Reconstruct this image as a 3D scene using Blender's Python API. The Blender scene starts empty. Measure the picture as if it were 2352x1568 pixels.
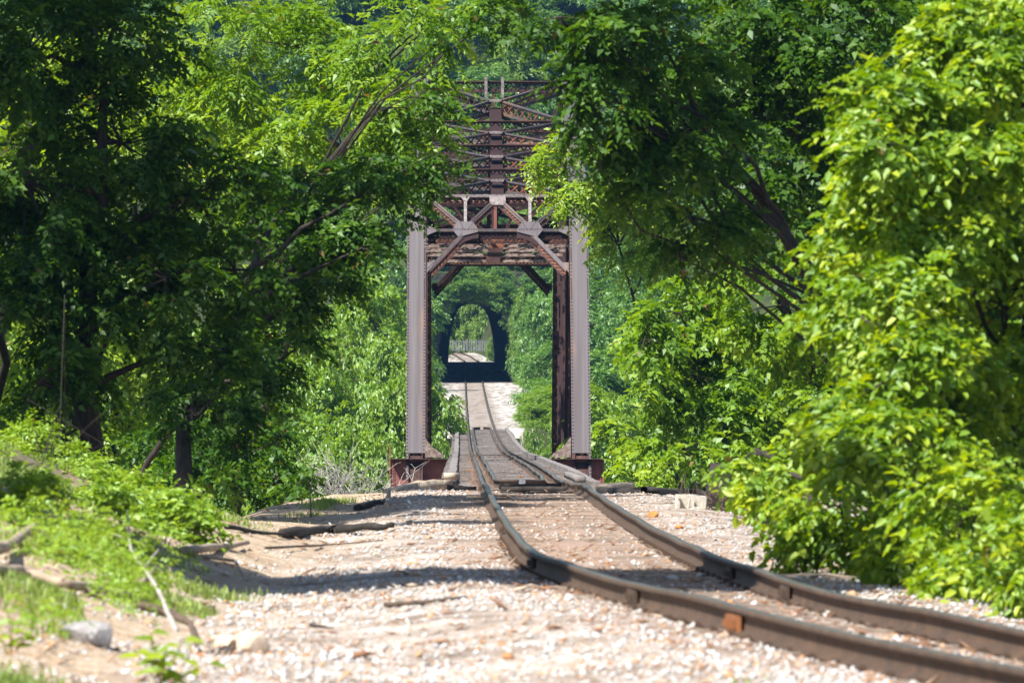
import bpy, math, random
import numpy as np
from mathutils import Vector, Matrix

random.seed(7)
RNG = np.random.default_rng(11)
scene = bpy.context.scene
COL = scene.collection
FPX, W2, YH, CAMZ = 19600.0, 1176.0, 914.0, 1.3   # 300 mm lens, in a picture 2352 px wide

# ------------------------------------------------------------------ camera
cam_d = bpy.data.cameras.new('camera')
cam_d.lens = 300.0; cam_d.sensor_width = 36.0
cam_d.clip_start = 0.5; cam_d.clip_end = 4000.0
cam_d.dof.use_dof = True; cam_d.dof.focus_distance = 268.0; cam_d.dof.aperture_fstop = 10.0
cam = bpy.data.objects.new('camera', cam_d)
COL.objects.link(cam)
cam.location = (0, 0, CAMZ)
cam.rotation_euler = (math.radians(90) + math.atan((YH - 784.0) / FPX), 0, 0)
scene.camera = cam

# ------------------------------------------------------------------ sky, sun, exposure
SUN_AZ, SUN_EL = math.radians(-140), math.radians(54)    # azimuth from the view direction (north), towards the right
world = bpy.data.worlds.new('World'); scene.world = world; world.use_nodes = True
wn = world.node_tree; wn.nodes.clear()
wo = wn.nodes.new('ShaderNodeOutputWorld'); wb = wn.nodes.new('ShaderNodeBackground')
sk = wn.nodes.new('ShaderNodeTexSky'); sk.sky_type = 'NISHITA'; sk.sun_disc = False
sk.sun_elevation = SUN_EL; sk.sun_rotation = SUN_AZ
wb.inputs['Strength'].default_value = 0.08
wn.links.new(sk.outputs[0], wb.inputs['Color']); wn.links.new(wb.outputs[0], wo.inputs['Surface'])
sl = bpy.data.lights.new('sun', 'SUN'); sl.energy = 5.0; sl.angle = math.radians(0.53); sl.color = (1.0, 0.965, 0.90)
sun = bpy.data.objects.new('sun', sl); COL.objects.link(sun)
sv = Vector((math.sin(SUN_AZ) * math.cos(SUN_EL), math.cos(SUN_AZ) * math.cos(SUN_EL), math.sin(SUN_EL)))
sun.rotation_euler = sv.to_track_quat('Z', 'Y').to_euler()
scene.view_settings.view_transform = 'Standard'; scene.view_settings.look = 'None'
scene.view_settings.exposure = 1.08; scene.view_settings.gamma = 1.0
scene.view_settings.use_curve_mapping = False
scene.render.engine = 'CYCLES'
cy = scene.cycles
cy.max_bounces = 7; cy.diffuse_bounces = 4; cy.glossy_bounces = 2; cy.transmission_bounces = 4
cy.volume_bounces = 0; cy.transparent_max_bounces = 4; cy.sample_clamp_indirect = 6.0
cy.volume_max_steps = 64

# ------------------------------------------------------------------ helpers
def P(px, py, d):
    """the point seen at (px, py) of the 2352 px wide picture, d metres away"""
    return np.array([(px - W2) / FPX * d, d, CAMZ + (YH - py) / FPX * d])

def smooth(a, b, x):
    t = np.clip((np.asarray(x, float) - a) / (b - a), 0, 1)
    return t * t * (3 - 2 * t)

def tag(o, label=None, cat=None, group=None, kind=None):
    if label: o['label'] = label
    if cat: o['category'] = cat
    if group: o['group'] = group
    if kind: o['kind'] = kind
    return o

def empty(name, loc=(0, 0, 0), **k):
    o = bpy.data.objects.new(name, None); COL.objects.link(o); o.location = tuple(float(v) for v in loc)
    o.empty_display_size = 0.2
    return tag(o, **k)

def mesh_np(name, V, F, mat=None, attrs=None, smooth_sh=False):
    me = bpy.data.meshes.new(name)
    V = np.ascontiguousarray(V, dtype=np.float32); F = np.ascontiguousarray(F, dtype=np.int32)
    k = F.shape[1]
    me.vertices.add(len(V)); me.vertices.foreach_set('co', V.ravel())
    me.loops.add(F.size); me.loops.foreach_set('vertex_index', F.ravel())
    me.polygons.add(len(F))
    me.polygons.foreach_set('loop_start', np.arange(0, F.size, k, dtype=np.int32))
    me.polygons.foreach_set('loop_total', np.full(len(F), k, dtype=np.int32))
    if smooth_sh: me.polygons.foreach_set('use_smooth', np.ones(len(F), dtype=bool))
    me.update(calc_edges=True)
    for nm, arr in (attrs or {}).items():
        a = me.attributes.new(nm, 'FLOAT', 'POINT'); a.data.foreach_set('value', np.ascontiguousarray(arr, dtype=np.float32))
    if mat: me.materials.append(mat)
    return me

def link(name, me, parent=None, loc=None, **k):
    o = bpy.data.objects.new(name, me); COL.objects.link(o)
    if parent: o.parent = parent
    if loc is not None: o.location = tuple(float(v) for v in loc)
    return tag(o, **k)

class MB:
    """collects boxes, bars, tubes and plates; build() links them as one mesh object"""
    def __init__(s): s.v = []; s.f = []; s.n = 0
    def add(s, vs, fs):
        s.v.extend([tuple(map(float, v)) for v in vs]); s.f.extend([tuple(i + s.n for i in f) for f in fs]); s.n += len(vs)
    def box(s, x0, x1, y0, y1, z0, z1):
        s.add([(x0, y0, z0), (x1, y0, z0), (x1, y1, z0), (x0, y1, z0), (x0, y0, z1), (x1, y0, z1), (x1, y1, z1), (x0, y1, z1)],
              [(3, 2, 1, 0), (4, 5, 6, 7), (0, 1, 5, 4), (1, 2, 6, 5), (2, 3, 7, 6), (3, 0, 4, 7)])
    def bar(s, a, b, w, t, up=(0, 1, 0)):
        """a bar from a to b; w across, t along 'up'"""
        a = Vector(a); b = Vector(b); d = (b - a)
        if d.length < 1e-6: return
        d.normalize(); u = Vector(up); u = (u - d * u.dot(d))
        if u.length < 1e-4: u = Vector((1, 0, 0)) - d * d.x
        u.normalize(); q = d.cross(u)
        c = [a - q * w / 2 - u * t / 2, a + q * w / 2 - u * t / 2, a + q * w / 2 + u * t / 2, a - q * w / 2 + u * t / 2]
        e = [v + (b - a) for v in c]
        s.add(c + e, [(0, 3, 2, 1), (4, 5, 6, 7), (0, 1, 5, 4), (1, 2, 6, 5), (2, 3, 7, 6), (3, 0, 4, 7)])
    def tube(s, pts, rad, n=6, cap=True):
        pts = [Vector(p) for p in pts]; m = len(pts); base = []
        for i, p in enumerate(pts):
            d = (pts[min(i + 1, m - 1)] - pts[max(i - 1, 0)]).normalized()
            u = d.cross(Vector((0.13, 0.2, 1))); 
            if u.length < 0.05: u = d.cross(Vector((1, 0, 0)))
            u.normalize(); w = d.cross(u)
            for k in range(n):
                a = 2 * math.pi * k / n
                base.append(p + (u * math.cos(a) + w * math.sin(a)) * rad[i])
        fs = []
        for i in range(m - 1):
            for k in range(n):
                a = i * n + k; b = i * n + (k + 1) % n
                fs.append((a, b, b + n, a + n))
        if cap: fs += [tuple(range(n))[::-1], tuple(range((m - 1) * n, m * n))]
        s.add(base, fs)
    def prism(s, pts2, y0, y1, fr=None):
        """polygon in the x-z plane extruded from y0 to y1 (or through the frame function fr)"""
        n = len(pts2)
        if fr is None: fr = lambda x, y, z: (x, y, z)
        vs = [fr(x, y0, z) for x, z in pts2] + [fr(x, y1, z) for x, z in pts2]
        s.add(vs, [tuple(range(n)), tuple(range(2 * n - 1, n - 1, -1))] + [(i, i + n, (i + 1) % n + n, (i + 1) % n) for i in range(n)])
    def rivet(s, c, r, nrm=(0, -1, 0)):
        c = Vector(c); nv = Vector(nrm).normalized(); u = nv.orthogonal().normalized(); w = nv.cross(u)
        b = [c + (u * math.cos(a) + w * math.sin(a)) * r for a in (0, 1.2566, 2.5133, 3.7699, 5.0265)]
        t = [c + nv * r * 0.55 + (u * math.cos(a) + w * math.sin(a)) * r * .5 for a in (0, 1.2566, 2.5133, 3.7699, 5.0265)]
        s.add(b + t, [(i, (i + 1) % 5, (i + 1) % 5 + 5, i + 5) for i in range(5)] + [(5, 6, 7, 8, 9)])
    def mesh(s, name, mat=None, sm=False):
        me = bpy.data.meshes.new(name); me.from_pydata(s.v, [], s.f)
        if mat: me.materials.append(mat)
        if sm:
            for p in me.polygons: p.use_smooth = True
        me.update(); return me
    def build(s, name, mat, parent=None, sm=False, **k):
        return link(name, s.mesh(name, mat, sm), parent, **k)

# ------------------------------------------------------------------ materials
def new_mat(name):
    m = bpy.data.materials.new(name); m.use_nodes = True; nt = m.node_tree; nt.nodes.clear()
    out = nt.nodes.new('ShaderNodeOutputMaterial')
    return m, nt, out

def ramp(nt, stops, src=None, interp='LINEAR'):
    r = nt.nodes.new('ShaderNodeValToRGB'); cr = r.color_ramp; cr.interpolation = interp
    while len(cr.elements) < len(stops): cr.elements.new(0.5)
    for e, (p, c) in zip(cr.elements, stops):
        e.position = p; e.color = (*c, 1) if len(c) == 3 else c
    if src is not None: nt.links.new(src, r.inputs['Fac'])
    return r.outputs['Color']

def noise(nt, scale, detail=4, rough=0.6, vec=None, dist=0.0):
    n = nt.nodes.new('ShaderNodeTexNoise'); n.inputs['Scale'].default_value = scale
    n.inputs['Detail'].default_value = detail; n.inputs['Roughness'].default_value = rough; n.inputs['Distortion'].default_value = dist
    if vec is not None: nt.links.new(vec, n.inputs['Vector'])
    return n.outputs['Fac']

def coords(nt, scale=(1, 1, 1)):
    t = nt.nodes.new('ShaderNodeTexCoord'); mp = nt.nodes.new('ShaderNodeMapping'); mp.inputs['Scale'].default_value = scale
    nt.links.new(t.outputs['Object'], mp.inputs['Vector']); return mp.outputs['Vector']

def mixc(nt, fac, a, b):
    m = nt.nodes.new('ShaderNodeMix'); m.data_type = 'RGBA'
    for s, i in ((fac, 0), (a, 6), (b, 7)):
        if isinstance(s, (int, float)): m.inputs[i].default_value = s
        elif isinstance(s, tuple): m.inputs[i].default_value = (*s, 1)
        else: nt.links.new(s, m.inputs[i])
    return m.outputs[2]

def math_n(nt, op, a, b=0.0):
    m = nt.nodes.new('ShaderNodeMath'); m.operation = op
    for s, i in ((a, 0), (b, 1)):
        if isinstance(s, (int, float)): m.inputs[i].default_value = s
        else: nt.links.new(s, m.inputs[i])
    return m.outputs[0]

def pbr(nt, out, color, rough=0.8, metal=0.0, bump=None, bs=0.3, bd=0.01, spec=0.3):
    b = nt.nodes.new('ShaderNodeBsdfPrincipled')
    if isinstance(color, tuple): b.inputs['Base Color'].default_value = (*color, 1)
    else: nt.links.new(color, b.inputs['Base Color'])
    if isinstance(rough, (int, float)): b.inputs['Roughness'].default_value = rough
    else: nt.links.new(rough, b.inputs['Roughness'])
    b.inputs['Metallic'].default_value = metal
    b.inputs['Specular IOR Level'].default_value = spec
    if bump is not None:
        bn = nt.nodes.new('ShaderNodeBump'); bn.inputs['Strength'].default_value = bs; bn.inputs['Distance'].default_value = bd
        nt.links.new(bump, bn.inputs['Height']); nt.links.new(bn.outputs[0], b.inputs['Normal'])
    nt.links.new(b.outputs[0], out.inputs['Surface'])
    return b

def leaf_mat(name, dark, mid, light, trans=0.45, gloss=0.10, clump=0.6):
    """leaf colour from a per-leaf random value plus a slow drift through the crown; part of the light passes through"""
    m, nt, out = new_mat(name)
    at = nt.nodes.new('ShaderNodeAttribute'); at.attribute_name = 'rnd'
    n = noise(nt, clump, 3, 0.6, coords(nt))
    f = math_n(nt, 'ADD', math_n(nt, 'MULTIPLY', at.outputs['Fac'], 0.62), math_n(nt, 'MULTIPLY', math_n(nt, 'SUBTRACT', n, 0.18), 0.62))
    c = ramp(nt, [(0.0, dark), (0.5, mid), (1.0, light)], f)
    c = mixc(nt, ramp(nt, [(0.5, (1, 1, 1)), (0.52, (0, 0, 0))], math_n(nt, 'MULTIPLY', at.outputs['Fac'], 60.0)), c, (0.20, 0.12, 0.03))
    d = nt.nodes.new('ShaderNodeBsdfDiffuse'); t = nt.nodes.new('ShaderNodeBsdfTranslucent'); g = nt.nodes.new('ShaderNodeBsdfGlossy')
    g.inputs['Roughness'].default_value = 0.5; g.inputs['Color'].default_value = (0.62, 0.72, 0.62, 1)
    nt.links.new(c, d.inputs['Color'])
    hs = nt.nodes.new('ShaderNodeHueSaturation'); hs.inputs['Hue'].default_value = 0.485; hs.inputs['Saturation'].default_value = 1.1
    hs.inputs['Value'].default_value = 1.5; nt.links.new(c, hs.inputs['Color']); nt.links.new(hs.outputs[0], t.inputs['Color'])
    m1 = nt.nodes.new('ShaderNodeMixShader'); m1.inputs[0].default_value = trans
    nt.links.new(d.outputs[0], m1.inputs[1]); nt.links.new(t.outputs[0], m1.inputs[2])
    m2 = nt.nodes.new('ShaderNodeMixShader'); m2.inputs[0].default_value = gloss * 0.6
    nt.links.new(m1.outputs[0], m2.inputs[1]); nt.links.new(g.outputs[0], m2.inputs[2])
    nt.links.new(m2.outputs[0], out.inputs['Surface'])
    return m

L_BUSH = leaf_mat('leaf_young_maple', (0.040, 0.110, 0.005), (0.155, 0.280, 0.008), (0.50, 0.57, 0.035), 0.44, 0.10, 1.6)
L_DARK = leaf_mat('leaf_dark_canopy', (0.012, 0.038, 0.004), (0.042, 0.112, 0.008), (0.150, 0.265, 0.018), 0.40, 0.06, 0.6)
L_MID = leaf_mat('leaf_green_canopy', (0.040, 0.110, 0.006), (0.130, 0.250, 0.011), (0.320, 0.440, 0.024), 0.46, 0.08, 0.6)
L_YEL = leaf_mat('leaf_yellow_green', (0.085, 0.180, 0.010), (0.210, 0.330, 0.016), (0.42, 0.52, 0.040), 0.48, 0.10, 0.6)
L_FAR = leaf_mat('leaf_far_wood', (0.034, 0.100, 0.016), (0.090, 0.205, 0.026), (0.210, 0.350, 0.045), 0.42, 0.12, 0.3)
L_FARY = leaf_mat('leaf_far_light', (0.060, 0.150, 0.015), (0.155, 0.280, 0.026), (0.310, 0.430, 0.050), 0.44, 0.12, 0.35)
L_GRASS = leaf_mat('grass_blade', (0.080, 0.150, 0.025), (0.190, 0.280, 0.055), (0.40, 0.44, 0.15), 0.40, 0.06, 1.5)
L_SHRUB = leaf_mat('leaf_low_shrub', (0.075, 0.160, 0.015), (0.200, 0.335, 0.030), (0.38, 0.50, 0.080), 0.40, 0.10, 1.2)

def make_bark():
    m, nt, out = new_mat('bark'); v = coords(nt, (1, 1, 0.25))
    c = ramp(nt, [(0.3, (0.018, 0.013, 0.010)), (0.6, (0.055, 0.043, 0.034)), (0.82, (0.13, 0.11, 0.09))], noise(nt, 9, 6, 0.7, v))
    pbr(nt, out, c, 0.95, bump=noise(nt, 22, 5, 0.7, v), bs=0.8, bd=0.02); return m
BARK = make_bark()
def simple(name, stops, scale, rough=0.9, bs=0.5, bd=0.01, sc=(1, 1, 1), detail=6, metal=0.0, spec=0.3):
    m, nt, out = new_mat(name); v = coords(nt, sc)
    pbr(nt, out, ramp(nt, stops, noise(nt, scale, detail, 0.65, v)), rough, metal, noise(nt, scale * 3, 4, 0.7, v), bs, bd, spec); return m
DEADWOOD = simple('dead_wood', [(0.3, (0.16, 0.115, 0.08)), (0.55, (0.34, 0.27, 0.2)), (0.75, (0.5, 0.42, 0.33))], 5, sc=(1, 1, 1))
CHARRED = simple('blackened_wood', [(0.3, (0.012, 0.01, 0.009)), (0.6, (0.04, 0.033, 0.028)), (0.85, (0.11, 0.09, 0.07))], 6)
PALE_TWIG = simple('pale_dead_twig', [(0.3, (0.24, 0.21, 0.18)), (0.7, (0.5, 0.46, 0.42))], 8)
BRUSH_TWIG = simple('brown_dead_twig', [(0.3, (0.05, 0.035, 0.025)), (0.7, (0.17, 0.12, 0.09))], 6)
TIMBER = simple('weathered_timber', [(0.25, (0.14, 0.105, 0.075)), (0.5, (0.34, 0.27, 0.2)), (0.75, (0.55, 0.46, 0.36))], 3.2, sc=(0.5, 6, 3), bs=0.7)
TIE_M = simple('sleeper_timber', [(0.25, (0.10, 0.075, 0.06)), (0.5, (0.24, 0.185, 0.145)), (0.78, (0.42, 0.35, 0.29))], 4.0, sc=(0.6, 8, 4), bs=0.8)
DECK_M = simple('bridge_sleeper', [(0.3, (0.07, 0.058, 0.052)), (0.5, (0.17, 0.15, 0.14)), (0.68, (0.34, 0.31, 0.29))], 1.6, sc=(1, 3, 1), bs=0.8)
ROCK_T = simple('tan_rock', [(0.3, (0.38, 0.29, 0.2)), (0.6, (0.6, 0.48, 0.36)), (0.8, (0.72, 0.6, 0.47))], 4, bs=0.7, bd=0.02)
ROCK_G = simple('grey_rock', [(0.3, (0.14, 0.13, 0.13)), (0.6, (0.34, 0.32, 0.31)), (0.8, (0.5, 0.46, 0.43))], 5, bs=0.7, bd=0.02)
ROCK_O = simple('orange_rock', [(0.3, (0.33, 0.12, 0.03)), (0.7, (0.62, 0.27, 0.08))], 8, bs=0.7, bd=0.02)
CONCRETE = simple('concrete_block', [(0.3, (0.42, 0.38, 0.32)), (0.7, (0.66, 0.61, 0.53))], 14, bs=0.6)
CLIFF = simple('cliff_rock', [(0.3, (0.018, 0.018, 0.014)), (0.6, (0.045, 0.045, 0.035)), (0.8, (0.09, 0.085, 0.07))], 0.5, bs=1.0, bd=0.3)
FENCE_M = simple('galvanised_metal', [(0.3, (0.14, 0.15, 0.16)), (0.7, (0.27, 0.28, 0.29))], 6)

def make_post_paint():
    m, nt, out = new_mat('faded_paint'); v = coords(nt, (3.2, 0.04, 0.05)); v2 = coords(nt, (1.1, .12, 0.12))
    base = ramp(nt, [(0.30, (0.060, 0.045, 0.046)), (0.5, (0.080, 0.067, 0.071)), (0.70, (0.100, 0.090, 0.094))], noise(nt, 2.6, 5, 0.62, v))
    stain = ramp(nt, [(0.56, (0, 0, 0)), (0.68, (1, 1, 1))], noise(nt, 1.4, 4, 0.6, v2))
    c = mixc(nt, math_n(nt, 'MULTIPLY', stain, 0.35), base, (0.26, 0.13, 0.05))
    sp = ramp(nt, [(0.70, (0, 0, 0)), (0.76, (1, 1, 1))], noise(nt, 7, 4, 0.7, coords(nt)))
    pbr(nt, out, c, 0.62, 0.0, None, 0.12, 0.004, 0.35); return m
PAINT = make_post_paint()
def make_pale():
    m, nt, out = new_mat('chalky_flaking_paint'); v = coords(nt)
    c = ramp(nt, [(0.36, (0.09, 0.05, 0.04)), (0.46, (0.16, 0.13, 0.127)), (0.62, (0.24, 0.22, 0.213)), (0.72, (0.5, 0.48, 0.46))], noise(nt, 11, 6, 0.75, v))
    pbr(nt, out, c, 0.7, 0.0, noise(nt, 30, 3, 0.6, v), 0.3, 0.004); return m
PALE = make_pale()
def make_rust(name, stops, scale=6):
    m, nt, out = new_mat(name); v = coords(nt)
    c = ramp(nt, stops, noise(nt, scale, 7, 0.72, v))
    pbr(nt, out, c, 0.85, 0.0, noise(nt, 40, 4, 0.7, v), 0.4, 0.005); return m
RUST = make_rust('rusty_brown_steel', [(0.3, (0.022, 0.012, 0.011)), (0.46, (0.050, 0.025, 0.022)), (0.62, (0.085, 0.040, 0.031)), (0.74, (0.19, 0.085, 0.045)), (0.84, (0.40, 0.32, 0.28))], 2.5)
RUSTO = make_rust('orange_rusted_lacing', [(0.3, (0.07, 0.028, 0.018)), (0.5, (0.16, 0.058, 0.033)), (0.7, (0.30, 0.13, 0.06)), (0.85, (0.5, 0.4, 0.33))], 9)
BROWN = make_rust('dark_brown_paint_and_shade', [(0.3, (0.017, 0.007, 0.007)), (0.6, (0.028, 0.011, 0.011)), (0.85, (0.05, 0.022, 0.018))], 2)  # members' own brown; also stands for shade on the portal lattices
REDP = make_rust('red_oxide_plate', [(0.3, (0.14, 0.05, 0.045)), (0.55, (0.23, 0.085, 0.07)), (0.75, (0.30, 0.14, 0.11)), (0.86, (0.36, 0.28, 0.27))], 2)
RUSTS = make_rust('scaly_grey_rust', [(0.3, (0.07, 0.045, 0.035)), (0.5, (0.20, 0.14, 0.115)), (0.66, (0.36, 0.31, 0.28)), (0.8, (0.5, 0.47, 0.44))], 8)
def make_rail():
    m, nt, out = new_mat('rail_steel'); v = coords(nt)
    g = nt.nodes.new('ShaderNodeNewGeometry'); sx = nt.nodes.new('ShaderNodeSeparateXYZ'); nt.links.new(g.outputs['True Normal'], sx.inputs[0])
    top = ramp(nt, [(0.72, (0, 0, 0)), (0.9, (1, 1, 1))], sx.outputs['Z'])
    at = nt.nodes.new('ShaderNodeAttribute'); at.attribute_name = 'head'
    side = ramp(nt, [(0.3, (0.028, 0.017, 0.010)), (0.6, (0.080, 0.042, 0.020)), (0.8, (0.155, 0.080, 0.038))], noise(nt, 4, 6, 0.7, v))
    hd = ramp(nt, [(0.35, (0.045, 0.05, 0.036)), (0.6, (0.09, 0.085, 0.062)), (0.75, (0.17, 0.145, 0.11))], noise(nt, 1.3, 5, 0.7, v))  # running surface darkened and greened to carry shade and reflection
    c = mixc(nt, math_n(nt, 'MULTIPLY', top, at.outputs['Fac']), side, hd)
    ro = math_n(nt, 'SUBTRACT', 0.8, math_n(nt, 'MULTIPLY', math_n(nt, 'MULTIPLY', top, at.outputs['Fac']), 0.38))
    b = pbr(nt, out, c, ro, 0.0, noise(nt, 40, 4, 0.7, v), 0.2, 0.003, 0.6)
    return m
RAIL = make_rail()
JOINT = make_rust('rusted_joint_bar', [(0.3, (0.12, 0.045, 0.02)), (0.6, (0.30, 0.12, 0.045)), (0.8, (0.42, 0.2, 0.09))], 14)

def make_ground():
    m, nt, out = new_mat('ground_earth'); v = coords(nt)
    def att(n):
        a = nt.nodes.new('ShaderNodeAttribute'); a.attribute_name = n; return a.outputs['Fac']
    vo = nt.nodes.new('ShaderNodeTexVoronoi'); vo.inputs['Scale'].default_value = 17; nt.links.new(v, vo.inputs['Vector'])
    sep = nt.nodes.new('ShaderNodeSeparateColor'); nt.links.new(vo.outputs['Color'], sep.inputs[0])
    peb = ramp(nt, [(0.0, (0.30, 0.17, 0.09)), (0.22, (0.36, 0.28, 0.22)), (0.45, (0.42, 0.36, 0.31)), (0.7, (0.50, 0.46, 0.42)), (1.0, (0.44, 0.42, 0.40))], sep.outputs[0])
    dirt = ramp(nt, [(0.3, (0.10, 0.07, 0.05)), (0.5, (0.20, 0.155, 0.12)), (0.7, (0.34, 0.285, 0.235))], noise(nt, 2.4, 7, 0.72, v))
    pat = ramp(nt, [(0.40, (0, 0, 0)), (0.60, (1, 1, 1))], noise(nt, 0.9, 5, 0.7, v))
    grav = mixc(nt, pat, dirt, peb)
    brown = mixc(nt, att('trackbed'), grav, mixc(nt, 0.72, peb, (0.23, 0.14, 0.09)))
    vs_ = coords(nt, (1, .06, 1)); white = ramp(nt, [(0.38, (0.09, 0.065, 0.05)), (0.45, (0.27, 0.235, 0.195)), (0.55, (0.43, 0.41, 0.385))], noise(nt, 1.7, 9, 0.8, vs_))
    g1 = mixc(nt, att('white'), brown, mixc(nt, math_n(nt, 'MULTIPLY', att('trackbed'), 0.7), white, (0.20, 0.155, 0.125)))
    soil = ramp(nt, [(0.3, (0.17, 0.11, 0.065)), (0.45, (0.33, 0.235, 0.15)), (0.6, (0.47, 0.38, 0.28)), (0.72, (0.17, 0.2, 0.07))], noise(nt, 3.2, 7, 0.75, v))
    g2 = mixc(nt, att('soil'), g1, soil)
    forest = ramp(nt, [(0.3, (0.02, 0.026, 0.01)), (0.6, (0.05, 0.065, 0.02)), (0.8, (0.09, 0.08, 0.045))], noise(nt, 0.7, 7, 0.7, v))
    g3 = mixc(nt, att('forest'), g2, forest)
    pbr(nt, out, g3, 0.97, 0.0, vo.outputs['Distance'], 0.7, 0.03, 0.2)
    return m
GROUND_M = make_ground()
def make_stone():
    m, nt, out = new_mat('ballast_stone')
    a = nt.nodes.new('ShaderNodeAttribute'); a.attribute_name = 'rnd'
    c = ramp(nt, [(0.0, (0.36, 0.15, 0.05)), (0.07, (0.46, 0.28, 0.15)), (0.22, (0.34, 0.28, 0.235)), (0.45, (0.39, 0.355, 0.325)), (0.8, (0.46, 0.45, 0.44)), (0.95, (0.66, 0.66, 0.65)), (1.0, (0.28, 0.28, 0.29))], a.outputs['Fac'])
    pbr(nt, out, c, 0.85, 0.0, noise(nt, 60, 3, 0.6, coords(nt)), 0.3, 0.004); return m
STONE = make_stone()
def make_litter():
    m, nt, out = new_mat('dead_leaf_litter')
    a = nt.nodes.new('ShaderNodeAttribute'); a.attribute_name = 'rnd'
    c = ramp(nt, [(0.0, (0.16, 0.07, 0.03)), (0.4, (0.27, 0.14, 0.075)), (0.8, (0.40, 0.27, 0.17)), (1.0, (0.48, 0.40, 0.31))], a.outputs['Fac'])
    pbr(nt, out, c, 0.8); return m
LITTER = make_litter()

# ------------------------------------------------------------------ line of the railway
_d = np.array([20, 30, 36, 40.8, 46.7, 50.3, 59.4, 72.6, 88, 104, 129, 145, 162, 190, 240, 280, 330, 370, 420, 478, 540, 630, 754, 850, 950, 975, 1000, 1040, 1100])
_x = np.array([7.6, 4.9, 3.85, 3.2, 2.49, 2.13, 1.49, 0.97, 0.76, 0.59, 0.36, 0.27, 0.18, 0.012, -0.288, -0.528, -0.828, -1.068, -1.368, -1.716, -2.09, -2.63, -3.37, -3.95, -4.55, -4.95, -6.2, -11, -20])
_z = np.array([0.0, 0.0, 0.0, 0.01, 0.035, 0.06, 0.05, -0.01, -0.05, -0.06, -0.02, -0.14, -0.25, -0.29, -0.44, -0.57, -0.74, -0.74, -0.60, -0.31, 0.16, 1.12, 2.8, 4.1, 5.5, 5.75, 6.5, 7.6, 8.8])
def _cub(xs, ys, q):
    m = np.gradient(ys, xs); q = np.clip(np.asarray(q, float), xs[0], xs[-1])
    i = np.clip(np.searchsorted(xs, q) - 1, 0, len(xs) - 2); h = xs[i + 1] - xs[i]; t = (q - xs[i]) / h
    return (2*t**3 - 3*t**2 + 1)*ys[i] + (t**3 - 2*t**2 + t)*h*m[i] + (-2*t**3 + 3*t**2)*ys[i+1] + (t**3 - t**2)*h*m[i+1]
def cx(d): return _cub(_d, _x, d)
def rz(d): return _cub(_d, _z, d)
def cant(d): return 0.10 * (1 - smooth(56, 78, d))      # the inner (right) rail lies lower in the curve

def vnoise(x, y, s, seed=0):
    """cheap smooth value noise for ground relief"""
    r = np.random.default_rng(seed).random((64, 64)); x = np.asarray(x) * s; y = np.asarray(y) * s
    xi = np.floor(x).astype(int); yi = np.floor(y).astype(int); fx = x - xi; fy = y - yi
    fx = fx*fx*(3-2*fx); fy = fy*fy*(3-2*fy)
    g = lambda a, b: r[a % 64, b % 64]
    return (g(xi, yi)*(1-fx) + g(xi+1, yi)*fx)*(1-fy) + (g(xi, yi+1)*(1-fx) + g(xi+1, yi+1)*fx)*fy - 0.5

T_IN, T_OUT = 756.0, 948.0
def hill_h(D): return 9.6 * smooth(750, 757, D) * (1 - smooth(945, 950, D)) + 46 * smooth(752, 866, D) * (1 - smooth(866, 915, D))
def ground_z(X, D):
    X = np.asarray(X, float); D = np.asarray(D, float)
    u = X - cx(D); bed = rz(D) - 0.175 - np.clip(u / 1.5, -1, 1) * cant(D) - cant(D) / 2
    # near side
    near = bed + 0.0
    near = near - 0.12 * smooth(1.6, 3.0, np.abs(u))
    bank = np.clip(-2.1 - X - 0.25 * vnoise(X, D, 0.5, 3), 0, 5.5)
    near = near + (0.27 * bank + 0.025 * bank * bank * (bank < 3) + 0.075 * (bank >= 3) * bank) * (1 - smooth(88, 118, D)) 
    near = near + 0.10 * vnoise(X, D, 0.6, 1) * smooth(1.3, 2.4, np.abs(u)) + 0.05 * vnoise(X, D, 2.3, 2) * smooth(1.0, 1.8, np.abs(u))
    # embankment shoulders fall away towards the valley
    le = smooth(3.3, 9.0, -X) * smooth(98, 125, D); re = smooth(5.2, 12, X) * smooth(70, 120, D)
    near = near - 4.0 * le - 4.0 * re
    nearend = smooth(164, 170, D)
    valley = -13.0 + 2.2 * vnoise(X, D, 0.05, 4) + 0.03 * np.clip(np.abs(X) - 10, 0, 60)
    # far embankment
    w = 3.2 + 0.006 * np.clip(D - 478, 0, 400)
    farb = bed - 0.42 * np.clip(np.abs(u) - w, 0, 40) 
    farv = np.maximum(farb, np.minimum(valley + 9 * smooth(520, 740, D) + 0.02 * (D - 478), bed - 1.0))
    far = farv
    f2 = smooth(476, 482, D)
    z = near * (1 - nearend) + valley * nearend
    z = z * (1 - f2) + far * f2
    # the hill with the tunnel
    z = z + hill_h(D) * smooth(3.9, 5.6, np.abs(u)) + 14 * smooth(640, 800, D) * (1 - smooth(880, 960, D)) * smooth(9, 40, np.abs(u))
    back = 60 * smooth(985, 1090, D)
    return z + back * smooth(2.5, 6, np.abs(X - cx(D)) + 0 * D)

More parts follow.
